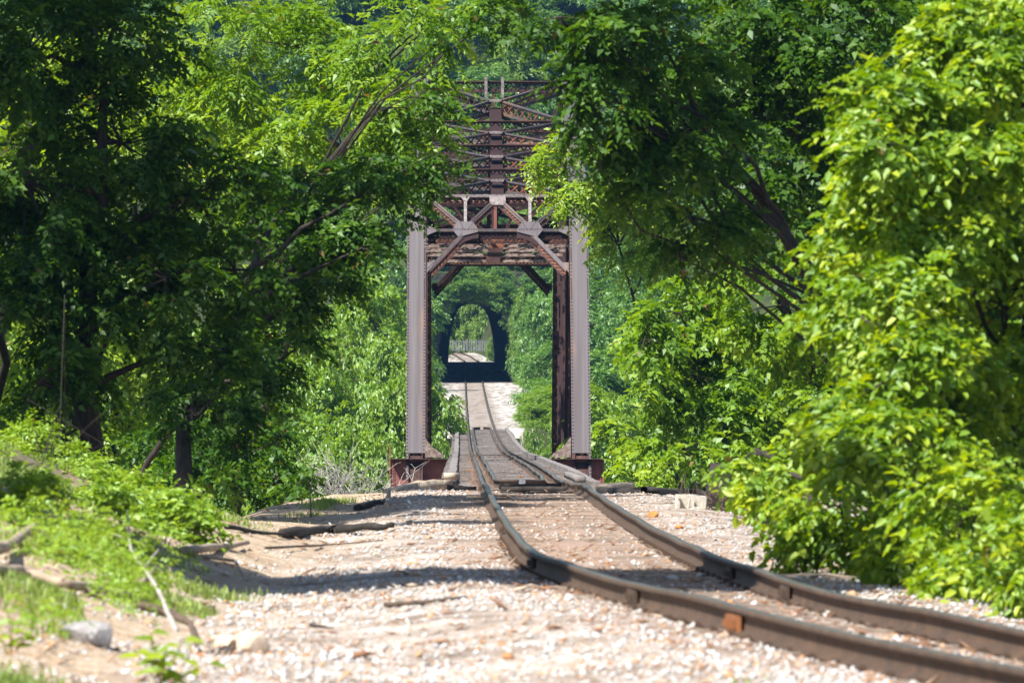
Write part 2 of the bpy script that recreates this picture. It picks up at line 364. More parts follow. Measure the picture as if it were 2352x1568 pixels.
def build_ground():
    ds = np.concatenate([np.arange(20, 75, 0.45), np.arange(75, 176, 0.9), np.arange(176, 474, 6.0), np.arange(474, 492, 1.5),
                         np.arange(492, 740, 5.0), np.arange(740, 960, 2.5), np.arange(960, 1102, 5.0)])
    t = np.linspace(-1, 1, 201); xs = 90 * np.sign(t) * np.abs(t) ** 2.6
    X, D = np.meshgrid(xs, ds); X = X + cx(D) * (np.abs(X) < 60) * (1 - np.abs(X) / 60)
    Z = ground_z(X, D)
    u = X - cx(D)
    V = np.stack([X, D, Z], -1).reshape(-1, 3)
    n, m = X.shape
    i = np.arange(n - 1)[:, None] * m + np.arange(m - 1)[None]
    F = np.stack([i, i + 1, i + m + 1, i + m], -1).reshape(-1, 4)
    near = D < 168
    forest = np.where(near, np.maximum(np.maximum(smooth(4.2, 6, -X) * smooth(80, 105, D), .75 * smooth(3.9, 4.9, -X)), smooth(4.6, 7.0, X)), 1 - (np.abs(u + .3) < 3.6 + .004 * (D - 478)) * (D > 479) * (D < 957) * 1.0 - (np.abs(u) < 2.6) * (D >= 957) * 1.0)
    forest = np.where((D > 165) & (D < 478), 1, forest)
    soil = smooth(1.5, 2.6, -X + 0.8 * vnoise(X, D, 0.8, 6)) * near
    tb = np.exp(-(u / 1.35) ** 4)
    white = (D > 479) * 1.0
    at = dict(forest=forest.ravel(), soil=soil.ravel(), trackbed=tb.ravel(), white=white.ravel())
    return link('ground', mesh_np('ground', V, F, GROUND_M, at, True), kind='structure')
build_ground()

# ------------------------------------------------------------------ tunnel through the hill
def tunnel():
    def ring(d, w, h, z0):
        c = float(cx(d)); pts = []
        for k in range(25):
            a = math.pi * k / 24
            x = math.cos(a); y = math.sin(a)
            pts.append((c + w / 2 * math.copysign(abs(x) ** .62, x) * (1.0 - .05 * y), d, z0 + h * max(y, 0)))
        return [(c + w / 2 * 0.94, d, z0 - 0.4)] + pts + [(c - w / 2 * 0.94, d, z0 - 0.4)]
    specs = [(T_IN, 6.6, 8.2), (T_IN + 25, 6.4, 7.9), (T_IN + 60, 5.9, 7.4), (T_IN + 110, 5.7, 7.1), (T_IN + 160, 5.4, 6.7), (T_OUT, 5.1, 6.4)]
    V = []; F = []
    for d, w, h in specs: V += ring(d, w, h, float(rz(d)) - 0.15)
    n = 27
    for r in range(len(specs) - 1):
        for k in range(n - 1):
            a = r * n + k; F.append((a, a + 1, a + n + 1, a + n))
    root = empty('railway_tunnel', (float(cx(T_IN)), T_IN, float(rz(T_IN))), label='dark arched railway tunnel cut through the wooded hill beyond the bridge', cat='tunnel')
    inv = root.location.copy()
    V2 = [(v[0] - inv.x, v[1] - inv.y, v[2] - inv.z) for v in V]
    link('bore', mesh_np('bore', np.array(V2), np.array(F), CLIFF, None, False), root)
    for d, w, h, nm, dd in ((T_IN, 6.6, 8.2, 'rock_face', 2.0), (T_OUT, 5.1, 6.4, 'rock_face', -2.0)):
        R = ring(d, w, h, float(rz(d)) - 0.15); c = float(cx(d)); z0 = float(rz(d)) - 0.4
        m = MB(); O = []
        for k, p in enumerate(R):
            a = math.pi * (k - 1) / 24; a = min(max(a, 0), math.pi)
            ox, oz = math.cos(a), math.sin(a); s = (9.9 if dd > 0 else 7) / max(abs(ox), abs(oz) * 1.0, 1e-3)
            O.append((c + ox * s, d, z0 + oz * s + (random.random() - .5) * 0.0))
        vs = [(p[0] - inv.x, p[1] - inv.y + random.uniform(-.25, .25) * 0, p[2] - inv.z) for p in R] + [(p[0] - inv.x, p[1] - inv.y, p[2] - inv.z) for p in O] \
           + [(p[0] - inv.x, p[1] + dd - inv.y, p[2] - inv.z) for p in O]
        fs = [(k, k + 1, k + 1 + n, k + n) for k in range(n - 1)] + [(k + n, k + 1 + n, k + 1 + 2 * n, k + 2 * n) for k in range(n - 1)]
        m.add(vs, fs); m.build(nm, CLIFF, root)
    # earth over the bore
    ds = np.arange(T_IN + 1, T_OUT, 4.0); xs = np.linspace(-6.2, 6.2, 13)
    Xo, D = np.meshgrid(xs, ds); X = Xo + cx(D)
    Z = rz(D) - .4 + hill_h(D) + 0.25 * vnoise(X, D, .3, 9)
    Z = np.maximum(Z, rz(D) + 8.9)
    V = np.stack([X, D, Z], -1).reshape(-1, 3); a, b = X.shape
    i = np.arange(a - 1)[:, None] * b + np.arange(b - 1)[None]
    F = np.stack([i, i + 1, i + b + 1, i + b], -1).reshape(-1, 4)
    on = np.ones(len(V))
    link('hill', mesh_np('hill', V, F, GROUND_M, dict(forest=on, soil=on * 0, trackbed=on * 0, white=on * 0), True), kind='structure')
tunnel()

# ------------------------------------------------------------------ track
track = empty('railway_track', (float(cx(40)), 40, float(rz(40))), label='single rusty railway track curving out of the foreground and running straight across the bridge', cat='railway track')
tl = np.array(track.location)
PROF = [(-.036, .17), (.036, .17), (.038, .135), (.010, .125), (.009, .045), (.066, .022), (.068, .0), (-.068, .0), (-.066, .022), (-.009, .045), (-.010, .125), (-.038, .135)]
HEADV = [1, 1, .6, 0, 0, 0, 0, 0, 0, 0, 0, .6]
def sweep(off, ds, name, mat, parent, zoff=0.0, origin=None, hs=1.0, wobble=0.0, offs=None, cap=True):
    """rail section swept along the line of the railway at a side offset"""
    origin = np.zeros(3) if origin is None else origin
    ds = np.asarray(ds, float); off = np.full(len(ds), off) if offs is None else np.asarray(offs)
    X = cx(ds) + off + wobble * vnoise(ds, ds * 0 + off, 0.22, 31)
    Zr = rz(ds) - 0.17 - (off / 1.5 + .5) * cant(ds) + zoff + wobble * vnoise(ds, ds * 0, 0.3, 33)
    dx = np.gradient(X, ds); L = np.sqrt(1 + dx * dx); nx, ny = 1 / L, -dx / L
    V = []; n = len(PROF)
    P0 = np.array(PROF)
    for k in range(n):
        px, pz = P0[k]
        V.append(np.stack([X + nx * px, ds + ny * px, Zr + pz * hs], -1))
    V = np.stack(V, 1).reshape(-1, 3) - origin
    i = np.arange(len(ds) - 1)[:, None] * n + np.arange(n)[None]; j = np.arange(len(ds) - 1)[:, None] * n + (np.arange(n)[None] + 1) % n
    F = np.stack([i, j, j + n, i + n], -1).reshape(-1, 4)
    # end caps as quads strips
    capf = []
    for b in (0, (len(ds) - 1) * n):
        capf += [(b, b + 1, b + 2, b + 11), (b + 11, b + 2, b + 3, b + 10), (b + 10, b + 3, b + 4, b + 9), (b + 9, b + 4, b + 5, b + 8), (b + 8, b + 5, b + 6, b + 7)]
    F = np.concatenate([F, np.array(capf)])
    at = dict(head=np.tile(np.array(HEADV, float), len(ds)))
    return link(name, mesh_np(name, V, F, mat, at), parent)
ds_all = np.concatenate([np.arange(22, 180, 0.5), np.arange(180, 500, 2.0), np.arange(500, 1080, 6.0)])
def jbar(d, off, w=0.62, parent=None):
    X = float(cx(d)) + off; z = float(rz(d)) - (off / 1.5 + .5) * float(cant(d)) - 0.17
    a = math.atan(float(cx(d + .5) - cx(d - .5)))
    m = MB()
    for s in (-1, 1):
        m.box(s * .03 - .012 + s * .012, s * .03 + .012 + s * .012, -w / 2, w / 2, .03, .125)
        for q in (-.22, -.08, .08, .22):
            m.box(s * .06 - .018, s * .06 + .018, q - .02, q + .02, .055, .098)
    m.box(-.075, .075, -.10, .10, -.004, .03)
    me = m.mesh('joint_bar', JOINT if d == 50.6 else RAIL)
    o = link('joint_bar', me, parent); o.location = (X - tl[0], d - tl[1], z - tl[2]); o.rotation_euler = (0, 0, -a)
    return o
r1 = sweep(-.75, ds_all, 'rail', RAIL, track, origin=tl, wobble=0.02)
r2 = sweep(.75, ds_all, 'rail', RAIL, track, origin=tl, wobble=0.02)
for d, s in ((50.6, 0), (57.5, 0), (73, 0), (146, 0), (94, 0), (69.5, 1), (63, 1), (150, 1), (136, 1), (45, 1)):
    jbar(d, (-.75, .75)[s], parent=(r1, r2)[s])
# sleepers bedded in the ballast
tm = MB(); tm.box(-1.32, 1.32, -.115, .115, -.17, 0)
tie_me = [tm.mesh('sleeper', TIE_M)]
for k in range(3):
    t2 = MB(); e = random.uniform(-.03, .03); t2.box(-1.3 + e, 1.3 + e, -.11, .12, -.17, 0); t2.box(-1.0, -.4, -.09, .02, 0, .012); t2.box(.1, .9, -.03, .08, 0, .010)
    tie_me.append(t2.mesh('sleeper', TIE_M))
d = 33.0; k = 0
while d < 161:
    a = math.atan(float(cx(d + .5) - cx(d - .5)))
    o = link('sleeper', random.choice(tie_me), track)
    z = float(rz(d)) - 0.17 - float(cant(d)) / 2 - 0.003
    o.location = (float(cx(d)) + random.uniform(-.06, .06) - tl[0], d - tl[1], z - tl[2] + random.uniform(-.016, .006))
    o.rotation_euler = (0, math.atan(float(cant(d)) / 1.5), -a + random.uniform(-.02, .02))
    d += 0.56 + random.uniform(-.05, .05)
fm = MB(); d = 480.0
while d < 990:
    c = cx(d) + random.uniform(-.06, .06) - tl[0]; zz = float(rz(d)) - .17 - tl[2] + random.uniform(-.05, -.004); fm.box(c - 1.25, c + 1.25, d - .12 - tl[1], d + .12 - tl[1], zz - .1, zz); d += .6
fm.build('sleepers', TIE_M, track, kind='stuff')
# tie plates and spikes under the rails, where they still show
pm = MB(); pm.box(-.14, .14, -.09, .09, 0, .014)
for s in (-1, 1):
    for q in (-.05, .05): pm.box(s * .085 - .016, s * .085 + .016, q - .016, q + .016, .014, .045)
pme = pm.mesh('tie_plate', RAIL)
d = 33.3
while d < 92:
    for s, par in ((-.75, r1), (.75, r2)):
        o = link('tie_plate', pme, par); o.location = (float(cx(d)) + s - tl[0], d - tl[1], float(rz(d)) - .17 - (s / 1.5 + .5) * float(cant(d)) - .006 - tl[2])
    d += 0.9

# ------------------------------------------------------------------ bridge
D0, D1, DP0, DP1 = 162.0, 478.0, 269.0, 331.0
br = empty('truss_bridge', (float(cx(DP0)), DP0, -1.42), label='rusty riveted steel through truss railway bridge with tall pale end posts and laced bracing overhead', cat='bridge')
bl = np.array(br.location)
BA = math.atan(-0.006)
def B(u, d, z):
    """bridge frame (side offset, distance, height) -> local to the bridge's empty"""
    return (float(cx(DP0)) - 0.006 * (d - DP0) + u - bl[0] + 0.04, d - bl[1], z - bl[2])
def bbox(m, u0, u1, d0, d1, z0, z1):
    vs = [B(u, d, z) for z in (z0, z1) for d in (d0, d1) for u in (u0, u1)]
    m.add(vs, [(0, 2, 3, 1), (4, 5, 7, 6), (0, 1, 5, 4), (1, 3, 7, 5), (3, 2, 6, 7), (2, 0, 4, 6)])
NEAR_NODES = [(277.0, 7.82), (282.3, 8.75), (286.7, 9.68), (291.0, 10.62), (300.0, 12.30)]
NODES = NEAR_NODES + [(600 - d, z) for d, z in NEAR_NODES[-2::-1]]
ZB = -1.30
HW = 2.62      # half distance between the trusses
# end posts: wide cover plate, two webs, lower unplated foot
def end_post(side, near=True):
    dB, dT = (DP0, 277.0) if near else (DP1, 323.0)
    zB, zT = -1.45, 7.95
    sg = 1 if near else -1
    fr = lambda t: (dB + (dT - dB) * t, zB + (zT - zB) * t)
    U = side * HW
    slope = Vector((0, dT - dB, zT - zB)).normalized(); nrm = Vector((0, -slope.z * 1.0, slope.y)) * sg
    m = MB()
    def plate(u0, u1, t0, t1, off, th, mb):
        da, za = fr(t0); db, zb = fr(t1)
        vs = []
        for (dd, zz) in ((da, za), (db, zb)):
            for o in (off, off - th):
                for u in (u0, u1):
                    vs.append(B(u, dd + nrm.y * o, zz + nrm.z * o))
        mb.add(vs, [(0, 1, 3, 2), (4, 6, 7, 5), (0, 4, 5, 1), (2, 3, 7, 6), (0, 2, 6, 4), (1, 5, 7, 3)])
    tcut = 0.088
    plate(U - .30, U + .30, tcut, 1.0, .30, .022, m)
    post = m.build('end_post', PAINT, br)
    s = MB()
    ou = U - .30 if side < 0 else U + .30 - .07
    plate(ou, ou + .07, 0, tcut - .001, .30, .02, s)
    s.build('edge_strip', PAINT, post)
    w = MB()
    for q in (-1, 1):
        plate(U + q * .215 - .012, U + q * .215 + .012, 0, 1, .275, .55, w)
        plate(U + q * .25 - .045, U + q * .25 + .045, 0.0, 1, -.275, .02, w)
    # foot plate between the webs
    plate(U - .20, U + .20, 0, tcut, .20, .02, w)
    w.build('web_plate', RUST, post)
    l = MB(); nL = 26
    for k in range(nL):
        t0, t1 = k / nL, (k + 1) / nL
        for a, b in ((-.24, .24), (.24, -.24)):
            da, za = fr(t0); db, zb = fr(t1)
            l.bar(B(U + a, da + nrm.y * -.30, za + nrm.z * -.30), B(U + b, db + nrm.y * -.30, zb + nrm.z * -.30), .06, .012, up=tuple(nrm))
    l.build('lacing', RUSTO, post, kind='stuff')
    if near:
        rv = MB()
        N = 86
        for k in range(N):
            t = (k + .5) / N
            dd, zz = fr(t)
            for u in ((U - .262, U + .262) if t > tcut else ((U + side * .275,))):
                rv.rivet(B(u, dd + nrm.y * .301, zz + nrm.z * .301), .028, tuple(nrm))
            if t < tcut:
                for u in (U - .15, U + .15):
                    for e in (0, .5 / N): 
                        d2, z2 = fr(t + e); rv.rivet(B(u, d2 + nrm.y * .201, z2 + nrm.z * .201), .022, tuple(nrm))
            if .60 < t < .68 or .735 < t < .78:
                d2, z2 = fr(t + .5 / N)
                for u in (U - .262, U + .262): rv.rivet(B(u, d2 + nrm.y * .301, z2 + nrm.z * .301), .028, tuple(nrm))
        rv.build('rivets', BROWN, post, kind='stuff')
    return post
for near in (True, False):
    for sd in (-1, 1): end_post(sd, near)
# foot of the posts: bearing shoes
for sd in (-1, 1):
    m = MB(); bbox(m, sd * HW - .38, sd * HW + .38, DP0 - .45, DP0 + .6, -2.1, -1.5); bbox(m, sd * HW - .5, sd * HW + .5, DP0 - .6, DP0 + .7, -2.25, -2.1)
    m.build('bearing_shoe', RUST, br)
# chords
def laced_box(a, b, w, h, name, mat, mlac, n, parent=br, dd=None):
    """two side plates with lacing between them along a-b (bridge frame points)"""
    m = MB(); A = Vector(B(*a)); Bv = Vector(B(*b)); ax = (Bv - A).normalized(); sidev = Vector((1, 0, 0)); up = ax.cross(sidev).normalized()
    if up.z < 0: up = -up
    for q in (-1, 1):
        m.bar(A + sidev * q * w / 2, Bv + sidev * q * w / 2, .03, h, up=tuple(up))
    o = m.build(name, mat, parent)
    l = MB()
    for k in range(n):
        for e in (-1, 1):
            for zz in (-1, 1):
                p = A + (Bv - A) * (k / n) + sidev * e * w / 2 + up * zz * h / 2; q2 = A + (Bv - A) * ((k + 1) / n) - sidev * e * w / 2 + up * zz * h / 2
                l.bar(p, q2, .06, .014, up=tuple(up))
    l.build('lacing', mlac, o, kind='stuff')
    return o
for sd in (-1, 1):
    for (da, za), (db, zb) in zip(NODES[:-1], NODES[1:]):
        o = laced_box((sd * HW, da, za), (sd * HW, db, zb), .44, .42, 'top_chord', RUST, RUST, 6)
        m = MB(); A = Vector(B(sd * HW, da, za)); Bv = Vector(B(sd * HW, db, zb)); ax = (Bv - A).normalized(); up = Vector((0, -ax.z, ax.y))
        m.bar(A + up * .23, Bv + up * .23, .58, .02, up=tuple(up)); m.build('cover_plate', PAINT if da < 295 else RUST, o)
    for i in range(8):
        da = DP0 + (DP1 - DP0) * i / 8; db = DP0 + (DP1 - DP0) * (i + 1) / 8
        laced_box((sd * HW, da, ZB), (sd * HW, db, ZB), .40, .34, 'bottom_chord', RUST, RUST, 8)
    # posts and diagonals
    for k, (dn, zn) in enumerate(NODES):
        if k in (1, 3, 5, 7): continue
        m = MB(); l = MB()
        for q in (-1, 1):
            for e in (-1, 1):
                m.bar(B(sd * HW + q * .15, dn + e * .09, ZB), B(sd * HW + q * .15, dn + e * .09, zn), .02, .10, up=(0, 1, 0))
            m.bar(B(sd * HW + q * .135, dn, ZB), B(sd * HW + q * .135, dn, zn), .02, .24, up=(0, 1, 0))
        o = m.build('vertical_post', RUST, br)
        nl = int((zn - ZB) / .42)
        for j in range(nl):
            for e in (-1, 1):
                z0 = ZB + (zn - ZB) * j / nl; z1 = ZB + (zn - ZB) * (j + 1) / nl
                l.bar(B(sd * HW + e * .19, dn - .12, z0), B(sd * HW - e * .19, dn - .12, z1), .05, .012, up=(0, 1, 0))
        l.build('lacing', RUST, o, kind='stuff')
    for i in range(len(NODES) - 1):
        (da, za), (db, zb) = NODES[i], NODES[i + 1]
        m = MB()
        a, b = ((da, za), (db, ZB)) if da < 300 else ((db, zb), (da, ZB))
        for q in (-1, 1): m.bar(B(sd * HW + q * .11, a[0], a[1]), B(sd * HW + q * .11, b[0], b[1]), .03, .14, up=(1, 0, 0))
        m.build('diagonal', BROWN, br)

def lattice(a, b, depth, name, mat, mlac, n, parent=br, fw=.12, ft=.035, bars=.045, double=True, thick=.10, dirn=None):
    """flat lattice girder from a to b (local points) hanging down by depth: flanges, plus the lacing as a sub-part"""
    A, Bv = Vector(a), Vector(b); dn = Vector(dirn) if dirn else Vector((0, 0, -1))
    m = MB(); ax = (Bv - A).normalized(); nv = ax.cross(dn).normalized()
    m.bar(A, Bv, fw, ft, up=tuple(dn)); m.bar(A + dn * depth, Bv + dn * depth, fw, ft, up=tuple(dn))
    m.bar(A + dn * .04, Bv + dn * .04, .014, .08, up=tuple(dn)); m.bar(A + dn * (depth - .04), Bv + dn * (depth - .04), .014, .08, up=tuple(dn))
    o = m.build(name, mat, parent); l = MB()
    for k in range(n):
        p = A + (Bv - A) * (k / n); q = A + (Bv - A) * ((k + 1) / n)
        l.bar(p + dn * .03 + nv * .012, q + dn * (depth - .03) + nv * .012, bars, .01, up=tuple(nv))
        if double: l.bar(p + dn * (depth - .03) - nv * .012, q + dn * .03 - nv * .012, bars, .01, up=tuple(nv))
    l.build('lacing', mlac, o, kind='stuff'); return o

# top laterals: struts, crossed braces, centre strut, centre gussets
IN = HW - .24
for i, (dn, zn) in enumerate(NODES):
    if i > 0 and i < len(NODES) - 1:
        lattice(B(-IN, dn, zn + .12), B(IN, dn, zn + .12), .36 if dn < 301 else .26, 'top_strut', (BROWN, RUST, RUST, RUST, RUST, RUSTS, RUST, RUSTS, RUST)[i], BROWN, 18 if dn < 301 else 10, fw=.16 if dn < 301 else .08, bars=.045 if dn < 301 else .03)
        for sd in (-1, 1):
            m = MB(); c = B(sd * (IN - .02), dn, zn + .155); m.box(c[0] - .26, c[0] + .26, c[1] - .3, c[1] + .3, c[2] - .008, c[2] + .008); m.build('gusset_plate', PALE, br)
for i in range(len(NODES) - 1):
    (da, za), (db, zb) = NODES[i], NODES[i + 1]; za += .12; zb += .12
    if i == 0: za += .02
    dm, zm = (da + db) / 2, (za + zb) / 2
    big = abs(db - da) > 6
    dep = .44 if big else .36
    far = da >= 300
    if far: dep = .24
    for sa, sb in ((-1, 1), (1, -1)):
        n = 18 if big else 15
        # each brace runs in two halves from the corner to the centre
        for (u0, d0, z0, u1, d1, z1) in ((sa * IN, da, za, sa * .16, dm - .10, zm - .0), (sb * .16, dm + .10, zm + .0, sb * IN, db, zb)):
            lattice(B(u0, d0, z0), B(u1, d1, z1), dep, 'lateral_brace', BROWN if far else PAINT, BROWN if far else (RUSTO if (sa * u0 > 0) ^ (sa < 0) else RUST), (5 if far else n // 2 + 1), fw=(.06 if far else .10), ft=.05, bars=(.03 if far else .045))
    m = MB(); c = B(0, dm, zm + .035); m.box(c[0] - .27, c[0] + .27, c[1] - .45, c[1] + .3, c[2] - .01, c[2] + .01)
    m.box(c[0] - .22, c[0] + .22, c[1] - .46, c[1] - .44, c[2] - .075, c[2] + .01)
    m.build('gusset_plate', PALE, br)
    if i in (3, 4): 
        if i == 3: m = MB(); m.bar(B(0, da + .1, za - .34), B(0, dm, zm - .34), .42, .22, up=(0, 0, 1)); m.build('centre_strut', BROWN, br)
    else:
        m = MB(); m.bar(B(0, da + .1, za - .30), B(0, db - .1, zb - .30), .42, .22, up=(0, 0, 1)); m.build('centre_strut', BROWN, br)
# sway frames below the top struts
for i, (dn, zn) in enumerate(NODES[1:-1]):
    zs = 6.32
    if i in (1, 4, 6): continue
    lattice(B(-IN, dn, zs + .24), B(IN, dn, zs + .24), .26, 'sway_strut', RUSTS, RUST, 9, fw=.08, bars=.035)
    m = MB(); c = B(0, dn, 0); m.bar(B(-.05, dn, zs), B(-.05, dn, zn - .1), .10, .10); m.build('hanger', REDP if i == 0 else RUST, br)
    for sd in (-1, 1):
        if i in (0, 3, 6): lattice(B(sd * IN, dn, zn - .3), B(sd * .12, dn, zs + .3), .18, 'sway_brace', RUST, RUST, 9, fw=.06)
        m = MB(); x0 = B(0, dn - .12, zs)
        m.prism([(x0[0] - .24, x0[2] - .06), (x0[0] + .24, x0[2] - .06), (x0[0] + .28, x0[2] + .28), (x0[0] - .28, x0[2] + .28)], x0[1] - .01, x0[1] + .01)
        if sd < 0: m.build('gusset_plate', RUSTO if i == 0 else RUST, br)

# portal frames
def portal(near):
    dB, dT = (DP0, 277.0) if near else (DP1, 323.0); zB, zT = -1.45, 7.95; sg = 1 if near else -1
    def PT(u, z, o=0.0):
        t = (z - zB) / (zT - zB); dd = dB + (dT - dB) * t
        return Vector(B(u, dd - sg * (.26 - o), z))
    def px(x): return (x - 1138.0) / 70.9     # picture column at the portal -> side offset
    def pz(y): return CAMZ + (YH - y) / 71.0
    front = PALE if near else RUST; matp = PAINT if near else RUST
    def flat(m, x0, y0, x1, y1, w, t=.04, o=0.0):
        m.bar(PT(px(x0), pz(y0), o), PT(px(x1), pz(y1), o), w, t, up=(0, 1, 0))
    def mir(x): return 2 * 1138.0 - x
    m = MB(); flat(m, 978, 449.5, mir(978), 449.5, .11); m.build('portal_strut', front, br)
    m = MB(); flat(m, 978, 529, mir(978), 529, .095); m.build('portal_strut', matp, br)
    lattice(PT(px(978), pz(453), .10), PT(px(mir(978)), pz(453), .10), .20, 'portal_lattice', BROWN, RUSTO, 22, fw=.16)
    lattice(PT(px(978), pz(448), .45), PT(px(mir(978)), pz(448), .45), .34, 'portal_lattice', BROWN, BROWN, 18, fw=.16)  # dark brown puts the shade behind the portal front into the lattice colour
    lattice(PT(px(978), pz(532), .10), PT(px(mir(978)), pz(532), .10), .24, 'portal_lattice', BROWN, BROWN, 22, fw=.16)
    lattice(PT(px(978), pz(534), .55), PT(px(mir(978)), pz(534), .55), .34, 'portal_lattice', RUST, RUSTO, 17, fw=.2)
    m = MB()
    m.prism([(px(1119.5), pz(446)), (px(mir(1119.5)), pz(446)), (px(mir(1119.5)), pz(463)), (px(mir(1124)), pz(470)), (px(1124), pz(470)), (px(1119.5), pz(463))], -.03, -.012, fr=lambda x, y, z: PT(x, z, y))
    m.build('gusset_plate', front, br)
    for k in (0, 1):
        f = (lambda x: x) if k == 0 else mir
        m = MB(); flat(m, f(1064), 452, f(1064), 520, .10); 
        m.prism([(px(f(1054)), pz(452)), (px(f(1074)), pz(452)), (px(f(1067)), pz(462)), (px(f(1061)), pz(462))], -.03, -.02, fr=lambda x, y, z: PT(x, z, y))
        m.build('portal_hanger', front, br)
        for (x0, y0, x1, y1) in ((1076, 512, 1123, 468), (1050, 514, 992, 464)):
            m = MB(); flat(m, f(x0), y0, f(x1), y1, .13); m.build('portal_diagonal', matp, br)
            a, b = PT(px(f(x0)), pz(y0), .05), PT(px(f(x1)), pz(y1), .05)
            lattice(a, b, .20, 'portal_diagonal', RUST, RUSTO, 8, fw=.14, dirn=((.5 if (x1 > x0) ^ (k == 1) else -.5), .0, -.75))
        g = [(1045, 509), (1081, 509), (1094, 527), (1093, 533), (1048, 545), (1034, 528)]
        m = MB(); m.prism([(px(f(x)), pz(y)) for x, y in g], -.045, -.026, fr=lambda x, y, z: PT(x, z, y)); gp = m.build('gusset_plate', matp, br)
        if near:
            rv = MB()
            for q in range(9): rv.rivet(PT(px(f(1040 + q * 6.2)), pz(529), -.045), .02)
            for q in range(5): rv.rivet(PT(px(f(1052 + q * 2.5)), pz(512 + q * 4), -.045), .02); rv.rivet(PT(px(f(1080 - q * 2.5)), pz(513 + q * 4), -.045), .02)
            rv.build('rivets', BROWN, gp, kind='stuff')
        m = MB(); m.prism([(px(f(976)), pz(518)), (px(f(998)), pz(526)), (px(f(998)), pz(532)), (px(f(976)), pz(541))], -.045, -.026, fr=lambda x, y, z: PT(x, z, y)); m.build('gusset_plate', matp, br)
        m = MB(); flat(m, f(1058), 541, f(981), 622, .16); m.build('knee_brace', matp, br)
        lattice(PT(px(f(1060)), pz(544), .05), PT(px(f(981)), pz(628), .05), .17, 'knee_brace', RUST, RUSTO, 11, fw=.12, dirn=((.66 if k == 0 else -.66), 0, -.72))
        m = MB(); m.prism([(px(f(976)), pz(604)), (px(f(993)), pz(604)), (px(f(990)), pz(612)), (px(f(976)), pz(628))], -.045, -.026, fr=lambda x, y, z: PT(x, z, y)); m.build('gusset_plate', matp, br)
        # curved stiffener under the haunch
        m = MB(); m.prism([(px(f(1060)), pz(541)), (px(f(1094)), pz(532)), (px(f(1094)), pz(548)), (px(f(1080)), pz(549)), (px(f(1062)), pz(556)), (px(f(1050)), pz(566)), (px(f(1044)), pz(560))], .03, .05, fr=lambda x, y, z: PT(x, z, y)); m.build('haunch_plate', BROWN, br)
portal(True)
portal(False)
# far portal shown against the wood: its plain lower strut with wide haunches
# walkway rail on the top strut at mid-span
m = MB(); dn, zn = NODES[4]
rail_o = None
for x in (1114, 1152):
    u = (x - 1134) / 65.3
    mm = MB(); mm.box(*[B(u, dn, 0)[0] + e for e in (-.05, .05)], B(0, dn - .16, 0)[1], B(0, dn - .10, 0)[1], B(0, 0, zn - .45)[2], B(0, 0, zn + .28)[2]); mm.build('signal_bracket', PALE, br)
# end floor beam
def floor_beam():
    zt, zb = -.63, -1.75
    m = MB(); 
    for a, b in ((-3.42, -1.62), (1.62, 3.30)): bbox(m, a, b, DP0 + .36, DP0 + .38, zb, zt)
    bbox(m, -1.62, 1.62, DP0 + .36, DP0 + .38, zb, -.98)
    fb = m.build('floor_beam', REDP, br)
    m = MB()
    for a, b in ((-3.42, -1.62), (1.62, 3.30)):
        bbox(m, a, b, DP0 + .0, DP0 + .55, zt, zt + .025); 
    m.build('top_flange', RUST, fb)
    for a in (-3.45, 3.28): m = MB(); bbox(m, a, a + .04, DP0 + .30, DP0 + .44, zb, zt + (.42 if a < 0 else .02)); m.build('stiffener', REDP, fb)
    for a in (-3.36, 3.2): m = MB(); bbox(m, a, a + .08, DP0 + .33, DP0 + .36, zb, zt); m.build('stiffener', REDP, fb)
    rv = MB()
    for a in (-3.32, 3.24):
        for k in range(12): rv.rivet(B(a, DP0 + .33, zb + .05 + k * .09), .024)
    rv.build('rivets', RUST, fb, kind='stuff')
    # bracket plates inside the verticals
    for sd in (-1, 1):
        m = MB(); c = [(sd * 2.36, .0), (sd * 2.36, -.62 + .9), (sd * 2.20, .10), (sd * 1.75, -.50), (sd * 1.75, -.62), (sd * 2.36, -.62)]
        m.prism([(u, z) for u, z in ((sd * 2.38, -.62), (sd * 1.72, -.62), (sd * 1.80, -.50), (sd * 2.10, -.30), (sd * 2.38, .05))], 0, .02, fr=lambda x, y, z: B(x, 277 + y - .14, z))
        m.build('gusset_plate', RUSTS, br)
floor_beam()
for i in range(0, 9):
    dd = DP0 + (DP1 - DP0) * i / 8
    if i > 0:
        m = MB(); bbox(m, -HW, HW, dd - .02, dd + .02, -1.75, -1.06); bbox(m, -HW, HW, dd - .17, dd + .17, -1.085, -1.06); m.build('floor_beam', RUST, br)
# deck girders from abutment to abutment, piers
dk = empty('bridge_deck', (float(cx(D0)), D0, float(rz(D0)) - .4), label='open timber deck of the bridge carrying the rails, with guard timbers along both edges', cat='bridge deck')
dl = np.array(dk.location)
def K(u, d, z): return (float(cx(d)) + u - dl[0], d - dl[1], z - dl[2])
ties = MB(); d = D0 + .2
while d < D1 + 1:
    e = random.uniform(-.10, .10); f = random.uniform(-.10, .12); z = float(rz(d)) - .17 + random.uniform(-.03, .02)
    a = K(-1.5 + e, d, z); b = K(1.55 + f, d, z)
    ties.box(a[0], b[0], a[1] - .10, a[1] + .10, a[2] - .24, a[2]); d += .36
ties.build('sleepers', DECK_M, dk, kind='stuff')
for off in (-1.34, 1.40):
    m = MB(); d = D0 + .2
    while d < D1:
        L = 5.6; z0 = float(rz(d)) - .17; z1 = float(rz(min(d + L, D1))) - .17
        m.bar(K(off + random.uniform(-.02, .02), d, z0 + .07), K(off + random.uniform(-.02, .02), min(d + L, D1), z1 + .07), .18, .14, up=(0, 0, 1)); d += L + .03
    m.build('guard_timber', DECK_M, dk)
